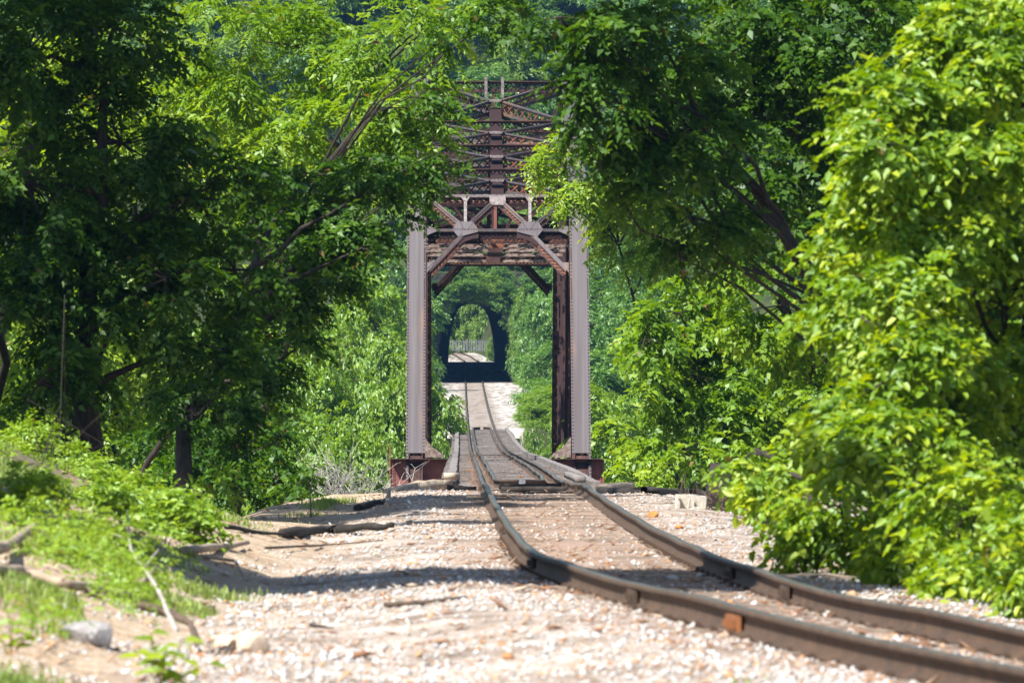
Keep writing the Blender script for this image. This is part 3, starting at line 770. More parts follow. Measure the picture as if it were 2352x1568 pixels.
for off in (-.75, .75):
    m = MB(); dd = np.arange(D0 - 1, D1 + 2, 6.0)
    for a, b in zip(dd[:-1], dd[1:]):
        m.bar(K(off, a, float(rz(a)) - .95), K(off, b, float(rz(b)) - .95), .04, 1.0, up=(0, 0, 1)); m.bar(K(off, a, float(rz(a)) - .44), K(off, b, float(rz(b)) - .44), .32, .03, up=(0, 0, 1))
    m.build('girder', RUST, dk)
for dd, top in ((DP0 + .1, -2.3), (DP1, -2.3), (215, -1.8), (380, -2.1), (430, -1.9)):
    m = MB(); wl = 3.7 if dd in (DP0 + .1, DP1) else 1.6
    c = K(0, dd, 0); g = -15 - dl[2]
    t = top - dl[2]
    vs = []
    for (zz, e) in ((g, .9), (t, 0.0)):
        for (a, b) in ((-1, -1), (1, -1), (1, 1), (-1, 1)): vs.append((c[0] + a * (wl + e), c[1] + b * (1.0 + e * .6), zz))
    m.add(vs, [(3, 2, 1, 0), (4, 5, 6, 7), (0, 1, 5, 4), (1, 2, 6, 5), (2, 3, 7, 6), (3, 0, 4, 7)]); m.build('pier', CONCRETE, dk)
# inner guard rails, running to a nose at both ends
gd = np.concatenate([[160.3, 160.9, 162.2, 165, 170, 176], np.arange(180, D1 - 4, 2.0), [D1 - 3, D1 - 1.5, D1 - .5]])
def goff(s):
    o = np.full(len(gd), .50); o[0], o[1], o[2], o[3], o[4] = .04, .16, .34, .44, .48; o[-1], o[-2] = .10, .42
    return o * s
gr = empty('guard_rails', (float(cx(161)), 161, float(rz(161)) - .17), label='pair of inner guard rails meeting in a blunt nose where the bridge deck starts', cat='guard rail')
gl = np.array(gr.location)
for s in (-1, 1): sweep(0, gd, 'guard_rail', RAIL, gr, zoff=-.005, origin=gl, offs=goff(s), wobble=.05)
m = MB(); c = np.array([float(cx(160.2)), 160.15, float(rz(160.2)) - .17]) - gl
m.box(c[0] - .06, c[0] + .06, c[1] - .04, c[1] + .02, c[2] - .02, c[2] + .185); m.box(c[0] - .06, c[0] + .06, c[1] - .45, c[1] + .02, c[2] - .02, c[2] + .02)
m.build('nose_plate', FENCE_M, gr)
# abutments
for dd, nm, lab in ((D0 - .9, 'abutment', 'stone abutment holding up the near end of the bridge deck'), (D1 + .5, 'abutment', 'stone abutment at the far end of the bridge below the white gravel')):
    m = MB(); c = float(cx(dd)); zt = float(rz(dd)) - .45
    hw_ = 3.0 if dd < 200 else 2.2; m.box(c - hw_, c + hw_, dd, dd + 1.0, -14, zt - (.2 if dd > 200 else 0)); o = m.build('abutment', CLIFF); tag(o, lab, 'abutment')

# timbers at the near end of the deck
def timber(label, a, b, w, h, mat=TIMBER, bend=0.0, name='timber', cat='timber', n=8):
    a, b = np.array(a), np.array(b); c = (a + b) / 2
    ax = (b - a); L = np.linalg.norm(ax); ax = ax / L; up = np.array([0, 0, 1.0]); sd = np.cross(ax, up); sd /= np.linalg.norm(sd); up = np.cross(sd, ax)
    V = []; F = []
    for i in range(n + 1):
        t = i / n; p = a + (b - a) * t - c + up * (bend * math.sin(math.pi * t) + random.uniform(-.01, .01))
        for q, r in ((-1, -1), (1, -1), (1, 1), (-1, 1)):
            V.append(p + sd * q * w / 2 * random.uniform(.88, 1.06) + up * r * h / 2 * random.uniform(.85, 1.08))
    for i in range(n):
        for k in range(4): F.append((i * 4 + k, i * 4 + (k + 1) % 4, i * 4 + 4 + (k + 1) % 4, i * 4 + 4 + k))
    F += [(3, 2, 1, 0), (n * 4, n * 4 + 1, n * 4 + 2, n * 4 + 3)]
    o = link(name, mesh_np(name, np.array(V), np.array(F), mat)); o.location = tuple(c); tag(o, label, cat); return o
timber('long bowed tan timber lying left of the rails in front of the left bridge post', P(896, 1137, 157), P(1024, 1112, 158.5), .3, .20, bend=.05)
timber('dark rotten timber beside the left rail at the start of the deck', P(1026, 1119, 156.5), P(1094, 1124, 156.5), .24, .12, mat=CHARRED)
timber('short pale timber block on the left edge of the deck end', P(1032, 1094, 161.5), P(1044, 1093, 163.5), .22, .13, mat=TIMBER)
timber('pale squared timber lying along the right edge of the deck end', P(1334, 1102, 159), P(1306, 1088, 170), .20, .12, mat=DECK_M)
timber('grey timber lying right of the right rail behind the dark debris', P(1385, 1119, 155), P(1440, 1115, 157), .3, .12)
for k, (x0, y0, x1, y1, d) in enumerate(((1146, 1116, 1290, 1114, 154), (1150, 1123, 1310, 1122, 149), (1148, 1133, 1318, 1135, 141))):
    timber(('dark cross timber between the rails, farthest of the three before the guard rail nose', 'dark cross timber between the rails, middle one of the three before the guard rail nose',
            'dark cross timber between the rails, nearest of the three before the guard rail nose')[k], P(x0, y0 + 1, d), P(x1, y1 + 1, d), .22, .10, mat=CHARRED)

# ------------------------------------------------------------------ ballast stones, litter
def stones(name, n, xr, dr, size, mat, seed, dens=None, flat=.6, label=None, cat='gravel', zf=None):
    r = np.random.default_rng(seed)
    # more stones where they show larger
    q = r.random(n); D = 1 / (1 / dr[0] + (1 / dr[1] - 1 / dr[0]) * q)
    X = xr[0](D) + (xr[1](D) - xr[0](D)) * r.random(n)
    if dens is not None:
        k = r.random(n) < dens(X, D); X, D = X[k], D[k]
    n = len(X); s = size * np.exp(r.normal(0, .38, n)) 
    Z = (zf or ground_z)(X, D) + s * .15
    base = np.array([[1, 0, 0], [0, 1, 0], [-1, 0, 0], [0, -1, 0], [0, 0, 1], [0, 0, -1]], float)
    V = base[None] * (1 + r.uniform(-.35, .35, (n, 6, 1))) * s[:, None, None] * np.array([1, 1, flat])
    a = r.random(n) * 6.283; ca, sa = np.cos(a)[:, None], np.sin(a)[:, None]
    x, y = V[..., 0] * ca - V[..., 1] * sa, V[..., 0] * sa + V[..., 1] * ca
    V[..., 0], V[..., 1] = x, y
    tilt = r.normal(0, .5, (n, 1)); z = V[..., 2] + V[..., 0] * tilt
    V = np.stack([V[..., 0] + X[:, None], V[..., 1] + D[:, None], z + Z[:, None]], -1)
    f = np.array([[0, 1, 4], [1, 2, 4], [2, 3, 4], [3, 0, 4], [1, 0, 5], [2, 1, 5], [3, 2, 5], [0, 3, 5]])
    F = (f[None] + 6 * np.arange(n)[:, None, None]).reshape(-1, 3)
    return link(name, mesh_np(name, V.reshape(-1, 3), F, mat, dict(rnd=np.repeat(r.random(n), 6))), kind='stuff', label=label, cat=cat)
DEBRIS = make_rust('rusty_debris', [(0.3, (0.07, 0.04, 0.03)), (0.5, (0.18, 0.10, 0.06)), (0.7, (0.30, 0.20, 0.14))], 3)
stones('deck_debris', 16000, (lambda D: cx(D) - 1.5, lambda D: cx(D) + 1.5), (D0 + .3, 474), .022, DEBRIS, 15, lambda X, D: .15 + .85 * (np.abs(np.abs(X - cx(D)) - .72) < .22), flat=.5,
       label='rusty brown debris and leaves lying along the rails on the bridge deck', cat='debris', zf=lambda X, D: rz(D) - .17)
def gdens(X, D):
    u = X - cx(D)
    d = np.where(np.abs(u) < .72, .22, np.where(np.abs(u) < 1.35, .62, 1.0)) * (1 - .75 * smooth(1.7, 2.6, -X)) * (1 - .8 * smooth(3.2, 4.2, X) * smooth(55, 60, D))
    return d * np.clip(.55 + 1.6 * vnoise(X, D, .45, 21), .12, 1)
stones('gravel', 125000, (lambda D: -3.4 + 0 * D, lambda D: cx(D) + 3.4), (36, 158), .0155, STONE, 5, gdens, label='pale mixed gravel ballast spread beside and between the rails')
stones('leaf_litter', 14000, (lambda D: -4.8 + 0 * D, lambda D: cx(D) + 3.6), (36, 158), .036, LITTER, 8, lambda X, D: np.clip(.35 + .5 * np.exp(-((X - cx(D)) / 1.4) ** 2) + .8 * vnoise(X, D, .3, 22), .05, 1), flat=.16,
       label='dry brown leaf litter scattered over the ballast', cat='leaf litter')

# ------------------------------------------------------------------ foliage
def norm(a): return a / np.maximum(np.linalg.norm(a, axis=-1, keepdims=True), 1e-9)
def leaves(Pp, Ax, Nn, ln, wd, fold=0.25, six=False):
    """leaf blades: position, long axis, rough normal -> vertices and faces"""
    Ax = norm(Ax); S = norm(np.cross(Ax, Nn)); N = np.cross(S, Ax)
    ln = ln[:, None]; wd = wd[:, None]
    tip = Pp + Ax * ln - N * ln * .18; h = N * wd * fold
    if six:
        a1 = Pp + Ax * ln * .28 + S * wd * .42 + h; a2 = Pp + Ax * ln * .66 + S * wd * .40 + h * .6 - N * ln * .06
        b1 = Pp + Ax * ln * .28 - S * wd * .42 + h; b2 = Pp + Ax * ln * .66 - S * wd * .40 + h * .6 - N * ln * .06
        V = np.stack([Pp, a1, a2, tip, b2, b1], 1); k = 6; f = np.array([[0, 1, 2, 3], [0, 3, 4, 5]])
    else:
        m = Pp + Ax * ln * .45
        V = np.stack([Pp, m + S * wd * .5 + h, tip, m - S * wd * .5 + h], 1); k = 4; f = np.array([[0, 1, 2, 3]])
    F = (f[None] + k * np.arange(len(Pp))[:, None, None]).reshape(-1, 4)
    return V.reshape(-1, 3), F, k

def crown_points(blobs, leaf, cover, r, per=14, spray=None, subk=1.0, shell=.55, droop=.35):
    """blobs: (x,y,z,R). Leaves sit on sprays, sprays gather in sub-clusters, sub-clusters lie through the blob's outer part"""
    PP, AA, NN, RR, tw = [], [], [], [], []
    spray = spray or leaf * 4.0
    for b in blobs:
        c = np.array(b[:3]); R = np.array(b[3:6]) if len(b) >= 6 else np.full(3, b[3]); Rm = R.mean()
        area = 4 * math.pi * Rm * Rm; n = area * cover / (leaf * leaf * .42)
        ns = max(3, int(n / per)); nsub = max(5, int(subk * 9 * (Rm / (spray * 2.2)) ** 1.4)); nsub = min(nsub, 160)
        dr = norm(r.normal(size=(nsub, 3))); dr[:, 2] *= .9
        rad = shell + (1 - shell) * r.random(nsub) ** .7
        sc = c + dr * R * rad[:, None] * (.74 + .26 * r.random((nsub, 1)))
        srad = Rm * (.13 + .18 * r.random(nsub))
        pick = r.integers(0, nsub, ns)
        off = r.normal(size=(ns, 3)) * np.array([1, 1, .62]); off = off / (1 + .35 * np.linalg.norm(off, axis=1, keepdims=True))
        so = sc[pick] + off * srad[pick][:, None]
        out = norm(so - c) * .7 + norm(off) * .6 + r.normal(size=(ns, 3)) * .45
        out[:, 2] = out[:, 2] * .55 - droop * r.random(ns)
        out = norm(out)
        up = norm(np.array([0, 0, 1.0]) + out * .25 + r.normal(size=(ns, 3)) * .28)
        side = norm(np.cross(out, up))
        cl = r.random(ns)
        sl_ = spray * (.6 + .8 * r.random(ns))
        j = np.arange(per); t = (j + .5) / per; sg = np.where(j % 2 == 0, 1, -1)
        pos = so[:, None] + out[:, None] * (t[None, :, None] * sl_[:, None, None])
        pos[..., 2] -= (t[None] ** 2) * sl_[:, None] * .35
        ax = side[:, None] * (sg * .95)[None, :, None] + out[:, None] * (.35 + .5 * t)[None, :, None] + r.normal(size=(ns, per, 3)) * .28
        ax[..., 2] -= .25
        nn = up[:, None] + r.normal(size=(ns, per, 3)) * .38
        PP.append(pos.reshape(-1, 3)); AA.append(ax.reshape(-1, 3)); NN.append(nn.reshape(-1, 3))
        RR.append(np.clip((.55 * cl[:, None] + .45 * r.random((ns, per)) + .0 + .25 * (t[None] - .5)), 0, 1).ravel())
        tw.append((c, sc, so[::max(1, ns // 160)]))
    return np.concatenate(PP), np.concatenate(AA), np.concatenate(NN), np.concatenate(RR), tw

def limb(m, a, b, r0, r1, r, n=5, sag=.08, sides=5):
    a, b = np.array(a, float), np.array(b, float); L = np.linalg.norm(b - a)
    w = r.normal(size=(n, 3)) * L * (.022 if n < 9 else .009); w[0] = 0; w[-1] = 0
    pts = []
    for i in range(n):
        t = i / (n - 1); p = a + (b - a) * t + w[i]; p[2] += math.sin(math.pi * t) * L * sag; pts.append(p)
    m.tube(pts, [r0 + (r1 - r0) * i / (n - 1) for i in range(n)], sides, cap=False); return pts

COUNT = [0]
def tree_mesh(blobs, base, leaf, cover, mat, seed, trunk_r=.15, six=False, per=14, droop=.35, lean=None, wr=.55, twigs=True, spray=None, subk=1.0, shell=.55, keep=None, bark=BARK):
    r = np.random.default_rng(seed)
    base = np.array(base, float)
    Pp, Ax, Nn, rn, tw = crown_points(blobs, leaf, cover, r, per, spray, subk, shell, droop)
    if keep is not None:
        k = keep(Pp); Pp, Ax, Nn, rn = Pp[k], Ax[k], Nn[k], rn[k]
    n = len(Pp); ln = leaf * np.clip(np.exp(r.normal(0, .30, n)), .4, 1.45); V, F, kk = leaves(Pp, Ax, Nn, ln, ln * wr, six=six)
    COUNT[0] += len(F) * 2
    crown = mesh_np('crown', V - base, F, mat, dict(rnd=np.repeat(rn, kk)))
    m = MB()
    cs = np.array([np.array(b[:3]) for b in blobs]); top = cs[np.argmax(cs[:, 2])]
    stem = limb(m, base - base + np.array([0, 0, -.4]), (top - base) * np.array([.75, .75, .92]), trunk_r, trunk_r * .22, r, 10, .0, 8)
    for c, sc, so in tw:
        cl = c - base; hh = [p for p in stem if p[2] < cl[2] + .1] or stem[:2]
        st = min(hh, key=lambda p: abs((cl[2] - p[2]) - .55 * np.linalg.norm((cl - p)[:2])))
        limb(m, st, cl, trunk_r * .26, trunk_r * .09, r, 6, .05)
        if twigs:
            for q in sc[:: max(1, len(sc) // 14)]: limb(m, cl, q - base, trunk_r * .08, trunk_r * .02, r, 4, .03, 4)
    return crown, m.mesh('trunk', bark, True)
def tree(name, label, cat, blobs, base, leaf, cover, mat, seed, group=None, leaves_apart=0, **k):
    cm, tmm = tree_mesh(blobs, base, leaf, cover, mat, seed, **k)
    root = empty(name, base, label=label, cat=cat, group=group)
    if leaves_apart:
        # the largest, foremost leaves stand as parts of their own
        nv = len(cm.vertices); co = np.empty(nv * 3, np.float32); cm.vertices.foreach_get('co', co); co = co.reshape(-1, 6, 3)
        rn = np.empty(nv, np.float32); cm.attributes['rnd'].data.foreach_get('value', rn); rn = rn.reshape(-1, 6)
        c = co.mean(1) + np.array(base); sx = (c[:, 0] / c[:, 1]) * FPX + W2; sy = YH - (c[:, 2] - CAMZ) / c[:, 1] * FPX
        ok = (sx > 0) & (sx < 2352) & (sy > 0) & (sy < 1568); idx = np.where(ok)[0]; idx = idx[np.argsort(c[idx, 1])][:leaves_apart * 3:3]
        f6 = np.array([[0, 1, 2, 3], [0, 3, 4, 5]])
        for i_ in idx:
            o_ = co[i_][0].astype(float); link('leaf', mesh_np('leaf', co[i_] - o_, f6, mat, dict(rnd=rn[i_])), root, loc=o_)
        rest = np.setdiff1d(np.arange(len(co)), idx); cm = mesh_np('crown', co[rest].reshape(-1, 3), (f6[None] + 6 * np.arange(len(rest))[:, None, None]).reshape(-1, 4), mat, dict(rnd=rn[rest].ravel()))
    link('crown', cm, root); link('trunk', tmm, root)
    return root
def PB(px, py, rp, d, dd=0.0, sq=1.0):
    """a crown blob from picture place, picture radius and distance"""
    p = P(px, py, d + dd); R = rp / FPX * (d + dd); return (p[0], p[1], p[2], R, R * sq, R)

# --- near bushes at the right
def gz(p): return float(ground_z(p[0], p[1]))
def base_at(px, d, off=0.0):
    x = (px - W2) / FPX * d + off; return np.array([x, d, float(ground_z(x, d))])
tree('young_maple', 'bright yellow-green young tree nearest the camera at the right edge, tallest of the right-hand thicket', 'tree',
     [PB(2290, 170, 150, 73), PB(2190, 330, 150, 72), PB(2040, 330, 85, 71), PB(2330, 420, 190, 73, 1), PB(2110, 520, 170, 72), PB(1935, 520, 70, 76), PB(2300, 700, 220, 73, 1), PB(2230, 60, 110, 73), PB(2380, 40, 130, 74), PB(2060, 210, 90, 72), PB(1985, 250, 55, 72)],
     base_at(2330, 75), .088, 2.3, L_BUSH, 101, leaves_apart=300, trunk_r=.10, six=True, per=9, droop=.7, spray=.34, wr=.62, subk=1.2)
tree('young_maple', 'bright green leafy sapling leaning towards the rails in the middle of the right-hand thicket', 'tree',
     [PB(2055, 720, 170, 71), PB(2025, 880, 150, 70), PB(2180, 900, 190, 71, 1), PB(1965, 680, 80, 76), PB(1955, 1000, 95, 76), PB(2065, 1020, 150, 69), PB(2300, 960, 190, 72, 1)],
     base_at(2200, 73), .088, 2.3, L_BUSH, 102, leaves_apart=300, trunk_r=.10, six=True, per=9, droop=.7, spray=.32, wr=.62, subk=1.2)
tree('maple_bush', 'low bright green bush with branches sprawling over the gravel at the right', 'bush',
     [PB(1785, 1075, 78, 79), PB(1705, 1058, 40, 82), PB(1930, 1160, 130, 73), PB(1880, 1180, 60, 76), PB(2080, 1200, 140, 69), PB(2060, 1290, 60, 70), PB(2240, 1180, 150, 66), PB(2220, 1310, 65, 65), PB(2370, 1240, 130, 63)],
     base_at(2150, 70), .088, 2.3, L_BUSH, 103, leaves_apart=300, trunk_r=.10, six=True, per=9, droop=.75, spray=.30, wr=.62, subk=1.2)

# --- right dark canopy and the green trees below it
tree('canopy_tree', 'dark overhanging tree filling the top right behind the bright young tree', 'tree',
     [PB(1700, 120, 190, 118), PB(1930, 90, 210, 118), PB(1820, 300, 190, 118), PB(2120, 200, 230, 122), PB(2000, 420, 200, 121), PB(1760, 470, 150, 118), PB(2250, 420, 230, 125), PB(2350, 100, 230, 124), PB(1950, 620, 150, 122), PB(2150, 700, 200, 126)],
     base_at(2150, 126), .115, 1.35, L_DARK, 111, trunk_r=.24, per=12, droop=.5, spray=.42)
tree('canopy_tree', 'dark drooping tree whose branches hang down right of the bridge top', 'tree',
     [PB(1500, 90, 160, 106), PB(1392, 90, 100, 105), PB(1332, 170, 55, 105), PB(1387, 230, 75, 105), PB(1334, 300, 30, 105), PB(1492, 280, 130, 106), PB(1590, 300, 150, 107), PB(1500, 420, 80, 106), PB(1590, 500, 90, 107), PB(1690, 560, 85, 108), PB(1282, 40, 60, 105), PB(1560, 590, 40, 107)],
     base_at(2330, 114), .105, 1.5, L_DARK, 112, trunk_r=.16, per=12, droop=.7, spray=.40)
tree('walnut_tree', 'fresh green feathery tree hanging over the right bridge post', 'tree',
     [PB(1330, 335, 50, 205), PB(1255, 355, 32, 205), PB(1310, 400, 60, 205), PB(1390, 400, 70, 206), PB(1395, 470, 60, 206), PB(1310, 455, 42, 205), PB(1470, 480, 80, 207), PB(1440, 560, 60, 207), PB(1520, 570, 80, 208), PB(1232, 392, 20, 205)],
     P(1640, 1200, 210) + np.array([0, 0, -3.0]), .13, 2.0, L_YEL, 113, trunk_r=.09, per=14, droop=.6, spray=.55, wr=.42)
tree('roadside_tree', 'mid green tree right of the bridge, its crown reaching down to the dead brush', 'tree',
     [PB(1560, 720, 105, 165), PB(1480, 780, 55, 164), PB(1640, 640, 90, 166), PB(1680, 780, 130, 166), PB(1590, 860, 110, 165), PB(1740, 900, 130, 166), PB(1640, 980, 110, 165), PB(1570, 1030, 70, 164), PB(1740, 1060, 90, 166), PB(1510, 880, 40, 164)],
     P(1680, 1190, 168) + np.array([0, 0, -1.5]), .135, 1.6, L_MID, 114, trunk_r=.16, per=12, droop=.5, spray=.5)
tree('roadside_tree', 'tall mid green tree close behind the near thicket, in half shade', 'tree',
     [PB(1800, 700, 120, 135), PB(1900, 820, 150, 136), PB(1850, 960, 130, 135), PB(2050, 760, 160, 138), PB(2000, 950, 160, 138), PB(2200, 900, 200, 140), PB(1780, 1040, 80, 134), PB(2350, 800, 200, 140), PB(1720, 620, 60, 135)],
     base_at(2000, 138), .12, 1.4, L_MID, 115, trunk_r=.2, per=12, droop=.5, spray=.45)
tree('leafy_bush', 'low yellow-green bush right of the bridge post at the edge of the valley', 'bush',
     [PB(1440, 1000, 50, 240), PB(1480, 1050, 60, 238), PB(1425, 1090, 32, 238), PB(1540, 1080, 60, 236)],
     P(1440, 1180, 240), .16, 1.5, L_YEL, 116, trunk_r=.06, per=12, spray=.5)

# --- left side
tree('canopy_tree', 'large dark tree with two trunks filling the left side above the green bank', 'tree',
     [PB(60, 120, 200, 112), PB(260, 60, 190, 113), PB(60, 420, 210, 112), PB(280, 330, 190, 113), PB(440, 450, 170, 113), PB(200, 600, 170, 112), PB(380, 640, 160, 112), PB(40, 720, 160, 112), PB(540, 620, 130, 113), PB(250, 780, 130, 112), PB(450, 790, 120, 112), PB(90, 880, 100, 111)],
     base_at(175, 112) + np.array([0, 0, -.6]), .105, 1.25, L_DARK, 121, trunk_r=.24, per=12, droop=.6, spray=.40)
tree('canopy_tree', 'dark tree with layered drooping branches reaching right towards the bridge', 'tree',
     [PB(640, 560, 130, 128), PB(770, 520, 110, 128), PB(860, 430, 90, 128), PB(760, 640, 80, 127), PB(640, 720, 90, 127), PB(560, 860, 80, 126), PB(680, 800, 45, 126), PB(480, 930, 110, 125), PB(830, 570, 45, 127), PB(600, 460, 110, 129), PB(720, 400, 90, 129)],
     base_at(240, 122) + np.array([0, 0, -.8]), .105, 1.4, L_DARK, 122, trunk_r=.2, per=12, droop=.6, spray=.40)
tree('walnut_tree', 'sunlit feathery green tree leaning over the left end of the truss', 'tree',
     [PB(560, 90, 150, 152), PB(740, 120, 140, 152), PB(890, 110, 110, 151), PB(962, 70, 80, 150), PB(1032, 30, 50, 150), PB(680, 290, 120, 152), PB(840, 270, 110, 151), PB(912, 250, 80, 150), PB(972, 180, 55, 150), PB(922, 350, 60, 150), PB(880, 380, 70, 151), PB(480, 260, 120, 153), PB(982, 260, 40, 150), PB(947, 300, 55, 150), PB(932, 410, 45, 150), PB(992, 300, 22, 150), PB(897, 190, 60, 150), PB(1012, 130, 32, 150)],
     base_at(350, 155) + np.array([0, 0, -2]), .14, 1.35, L_MID, 123, trunk_r=.13, per=16, droop=.6, spray=.58, wr=.36)
tree('canopy_tree', 'dark small-leaved branches hanging in front of the left bridge post', 'tree',
     [PB(962, 385, 58, 138), PB(1012, 395, 36, 138), PB(962, 440, 42, 138), PB(932, 480, 26, 138), PB(1002, 350, 26, 138), PB(902, 400, 50, 138), PB(1012, 225, 40, 138), PB(972, 210, 30, 138), PB(1180, 30, 60, 132), PB(1110, 60, 45, 132), PB(1022, 90, 30, 132)],
     base_at(-150, 140) + np.array([0, 0, -2]), .10, 1.3, L_DARK, 124, trunk_r=.09, per=12, droop=.6, spray=.34)
tree('canopy_tree', 'low dark tree at the foot of the left bank behind the gravel edge', 'tree',
     [PB(470, 1040, 80, 150), PB(580, 1010, 80, 151), PB(640, 1090, 60, 150), PB(540, 1120, 60, 149), PB(690, 1110, 35, 149), PB(380, 980, 80, 152), PB(420, 1120, 60, 148), PB(640, 1010, 40, 150)],
     P(520, 1230, 151) + np.array([0, 0, -1]), .11, 1.6, L_DARK, 125, trunk_r=.12, per=12, droop=.5, spray=.40)
tree('roadside_tree', 'sunlit yellow-green tree glimpsed through gaps of the dark left trees', 'tree',
     [PB(100, 300, 230, 178), PB(100, 700, 260, 178), PB(400, 500, 260, 180), PB(400, 850, 200, 180), PB(150, 1000, 150, 178), PB(600, 750, 120, 182), PB(560, 950, 90, 182), PB(300, 150, 200, 180), PB(640, 400, 170, 182)],
     base_at(300, 184) + np.array([0, 0, 0]), .17, .9, L_YEL, 126, trunk_r=.3, per=12, droop=.5, spray=.6)

# --- understorey on the bank
tree('leafy_shrub', 'light green leafy shrub on the left bank, largest one beside the ballast', 'shrub',
     [PB(270, 1170, 80, 80), PB(370, 1190, 90, 80), PB(440, 1205, 60, 80), PB(330, 1240, 60, 79), PB(210, 1150, 50, 81), PB(420, 1240, 40, 79)],
     base_at(350, 81), .065, 2.2, L_SHRUB, 131, trunk_r=.02, per=9, droop=-.2, spray=.22, six=True, twigs=False, shell=.3)
tree('weedy_shrub', 'low feathery green weeds covering the top of the left bank', 'shrub',
     [PB(80, 1088, 64.8, 92, sq=3), PB(220, 1108, 50.4, 92, sq=3), PB(20, 1038, 43.2, 94, sq=3), PB(310, 1120, 36, 90, sq=2), PB(140, 1130, 43.2, 88, sq=2), PB(60, 1008, 50.4, 100, sq=3), PB(180, 1068, 50.4, 98, sq=3), PB(290, 1118, 36, 96, sq=3), PB(20, 1110, 43.2, 84, sq=3), PB(380, 1150, 28.8, 92, sq=2), PB(100, 1180, 36, 80, sq=2), PB(30, 1118, 36, 74, sq=3), PB(110, 1110, 43.2, 76, sq=3), PB(40, 1170, 28.8, 66, sq=3), PB(-40, 1048, 43.2, 86, sq=3)],
     base_at(150, 92), .055, 1.5, L_SHRUB, 132, trunk_r=.015, per=9, droop=-.1, spray=.2, twigs=False, shell=.2)
tree('sapling', 'small bright sapling with a whorl of long leaves at the edge of the left bank', 'sapling',
     [PB(498, 1085, 26, 112), PB(480, 1105, 14, 112), PB(515, 1120, 14, 112)], base_at(500, 112) , .16, 1.3, L_YEL, 133, trunk_r=.012, per=7, droop=.2, spray=.2, wr=.3, twigs=False)
tree('leafy_shrub', 'pale green shrub at the far left edge below the dark trees', 'shrub',
     [PB(10, 1130, 40, 68), PB(40, 1150, 26, 68)], base_at(10, 68), .07, 1.6, L_YEL, 134, trunk_r=.012, per=8, droop=0, spray=.2, twigs=False)

# --- background wood: a few crown shapes, copied
def proto(seed, mat, leaf, cover, h=9.0, wide=4.0, nb=9):
    r = np.random.default_rng(seed); bl_ = []
    for k in range(nb):
        t = (k + .5) / nb; a = r.random() * 6.283; rr = wide * (.62 * math.sin(math.pi * min(1, t * .9 + .12)))
        bl_.append((math.cos(a) * rr, math.sin(a) * rr, h * (.12 + .80 * t), wide * (.62 - .25 * t) * r.uniform(.85, 1.2)))
    return tree_mesh(bl_, (0, 0, 0), leaf, cover, mat, seed, trunk_r=.22, per=10, droop=.5, spray=leaf * 3.0, subk=1.1, bark=BARK)
PR = {'near_y': proto(1, L_FARY, .15, 1.0), 'near_g': proto(2, L_MID, .15, 1.0), 'near_g2': proto(6, L_FARY, .13, 1.0, 7, 3.4),
      'far_g': proto(3, L_FAR, .24, 1.0, 11, 5), 'far_g2': proto(4, L_FAR, .23, 1.0, 12, 5), 'far_y': proto(5, L_FARY, .22, 1.0, 10, 5)}
PH = dict(near_y=9.0, near_g=9.0, near_g2=7.0, far_g=11.0, far_g2=12.0, far_y=10.0)
def put(key, x, d, top, wsc, label, group, cat='tree', name='woodland_tree', z=None):
    cm, tmm = PR[key]; z = float(ground_z(x, d)) - .3 if z is None else z
    root = empty(name, (x, d, z), label=label, cat=cat, group=group); a = wsc * random.uniform(.93, 1.07)
    root.scale = (a, a, max(.25, (top - z) / (PH[key] * 1.0))); root.rotation_euler = (0, 0, random.uniform(0, 6.28))
    link('crown', cm, root); link('trunk', tmm, root); return root
# valley trees, both banks, reaching up to about track level and a little above
for (px, top, d, key, sc) in ((600, 870, 320, 'near_y', 1.0), (700, 800, 345, 'near_y', 1.1), (800, 760, 360, 'near_g2', 1.2), (880, 820, 330, 'near_y', .9), (640, 960, 300, 'near_g2', 1.0), (730, 1000, 285, 'near_y', .8),
                              (770, 930, 290, 'near_y', .9), (850, 990, 285, 'near_g2', .8), (905, 900, 330, 'near_g2', .8), (560, 780, 380, 'near_g', 1.3), (905, 740, 420, 'near_y', 1.0),
                              (850, 640, 450, 'near_g', 1.5), (780, 700, 440, 'near_g2', 1.4), (660, 700, 430, 'near_g', 1.5), (500, 830, 330, 'near_y', 1.2),
                              (1400, 950, 300, 'near_y', .9), (1450, 900, 330, 'near_y', 1.1), (1530, 920, 320, 'near_g2', 1.1), (1010, 985, 400, 'near_y', .38), (1250, 985, 380, 'near_y', .42), (1400, 900, 400, 'near_g2', .8), (1330, 930, 420, 'near_y', .7),
                              (1620, 850, 330, 'near_y', 1.4), (1730, 800, 340, 'near_g', 1.4), (400, 700, 360, 'near_y', 1.6), (250, 640, 350, 'near_g', 1.6), (100, 600, 350, 'near_g', 1.6), (1900, 650, 340, 'near_g', 1.7), (2100, 600, 350, 'near_g', 1.8), (2300, 560, 350, 'near_g', 1.9)):
    x = (px - W2) / FPX * d; side = 'left' if px < 1150 else 'right'
    put(key, x, d, CAMZ + (YH - top) / FPX * d, sc, 'light green tree growing in the valley %s of the bridge' % side, 'trees in the valley %s of the bridge' % side)
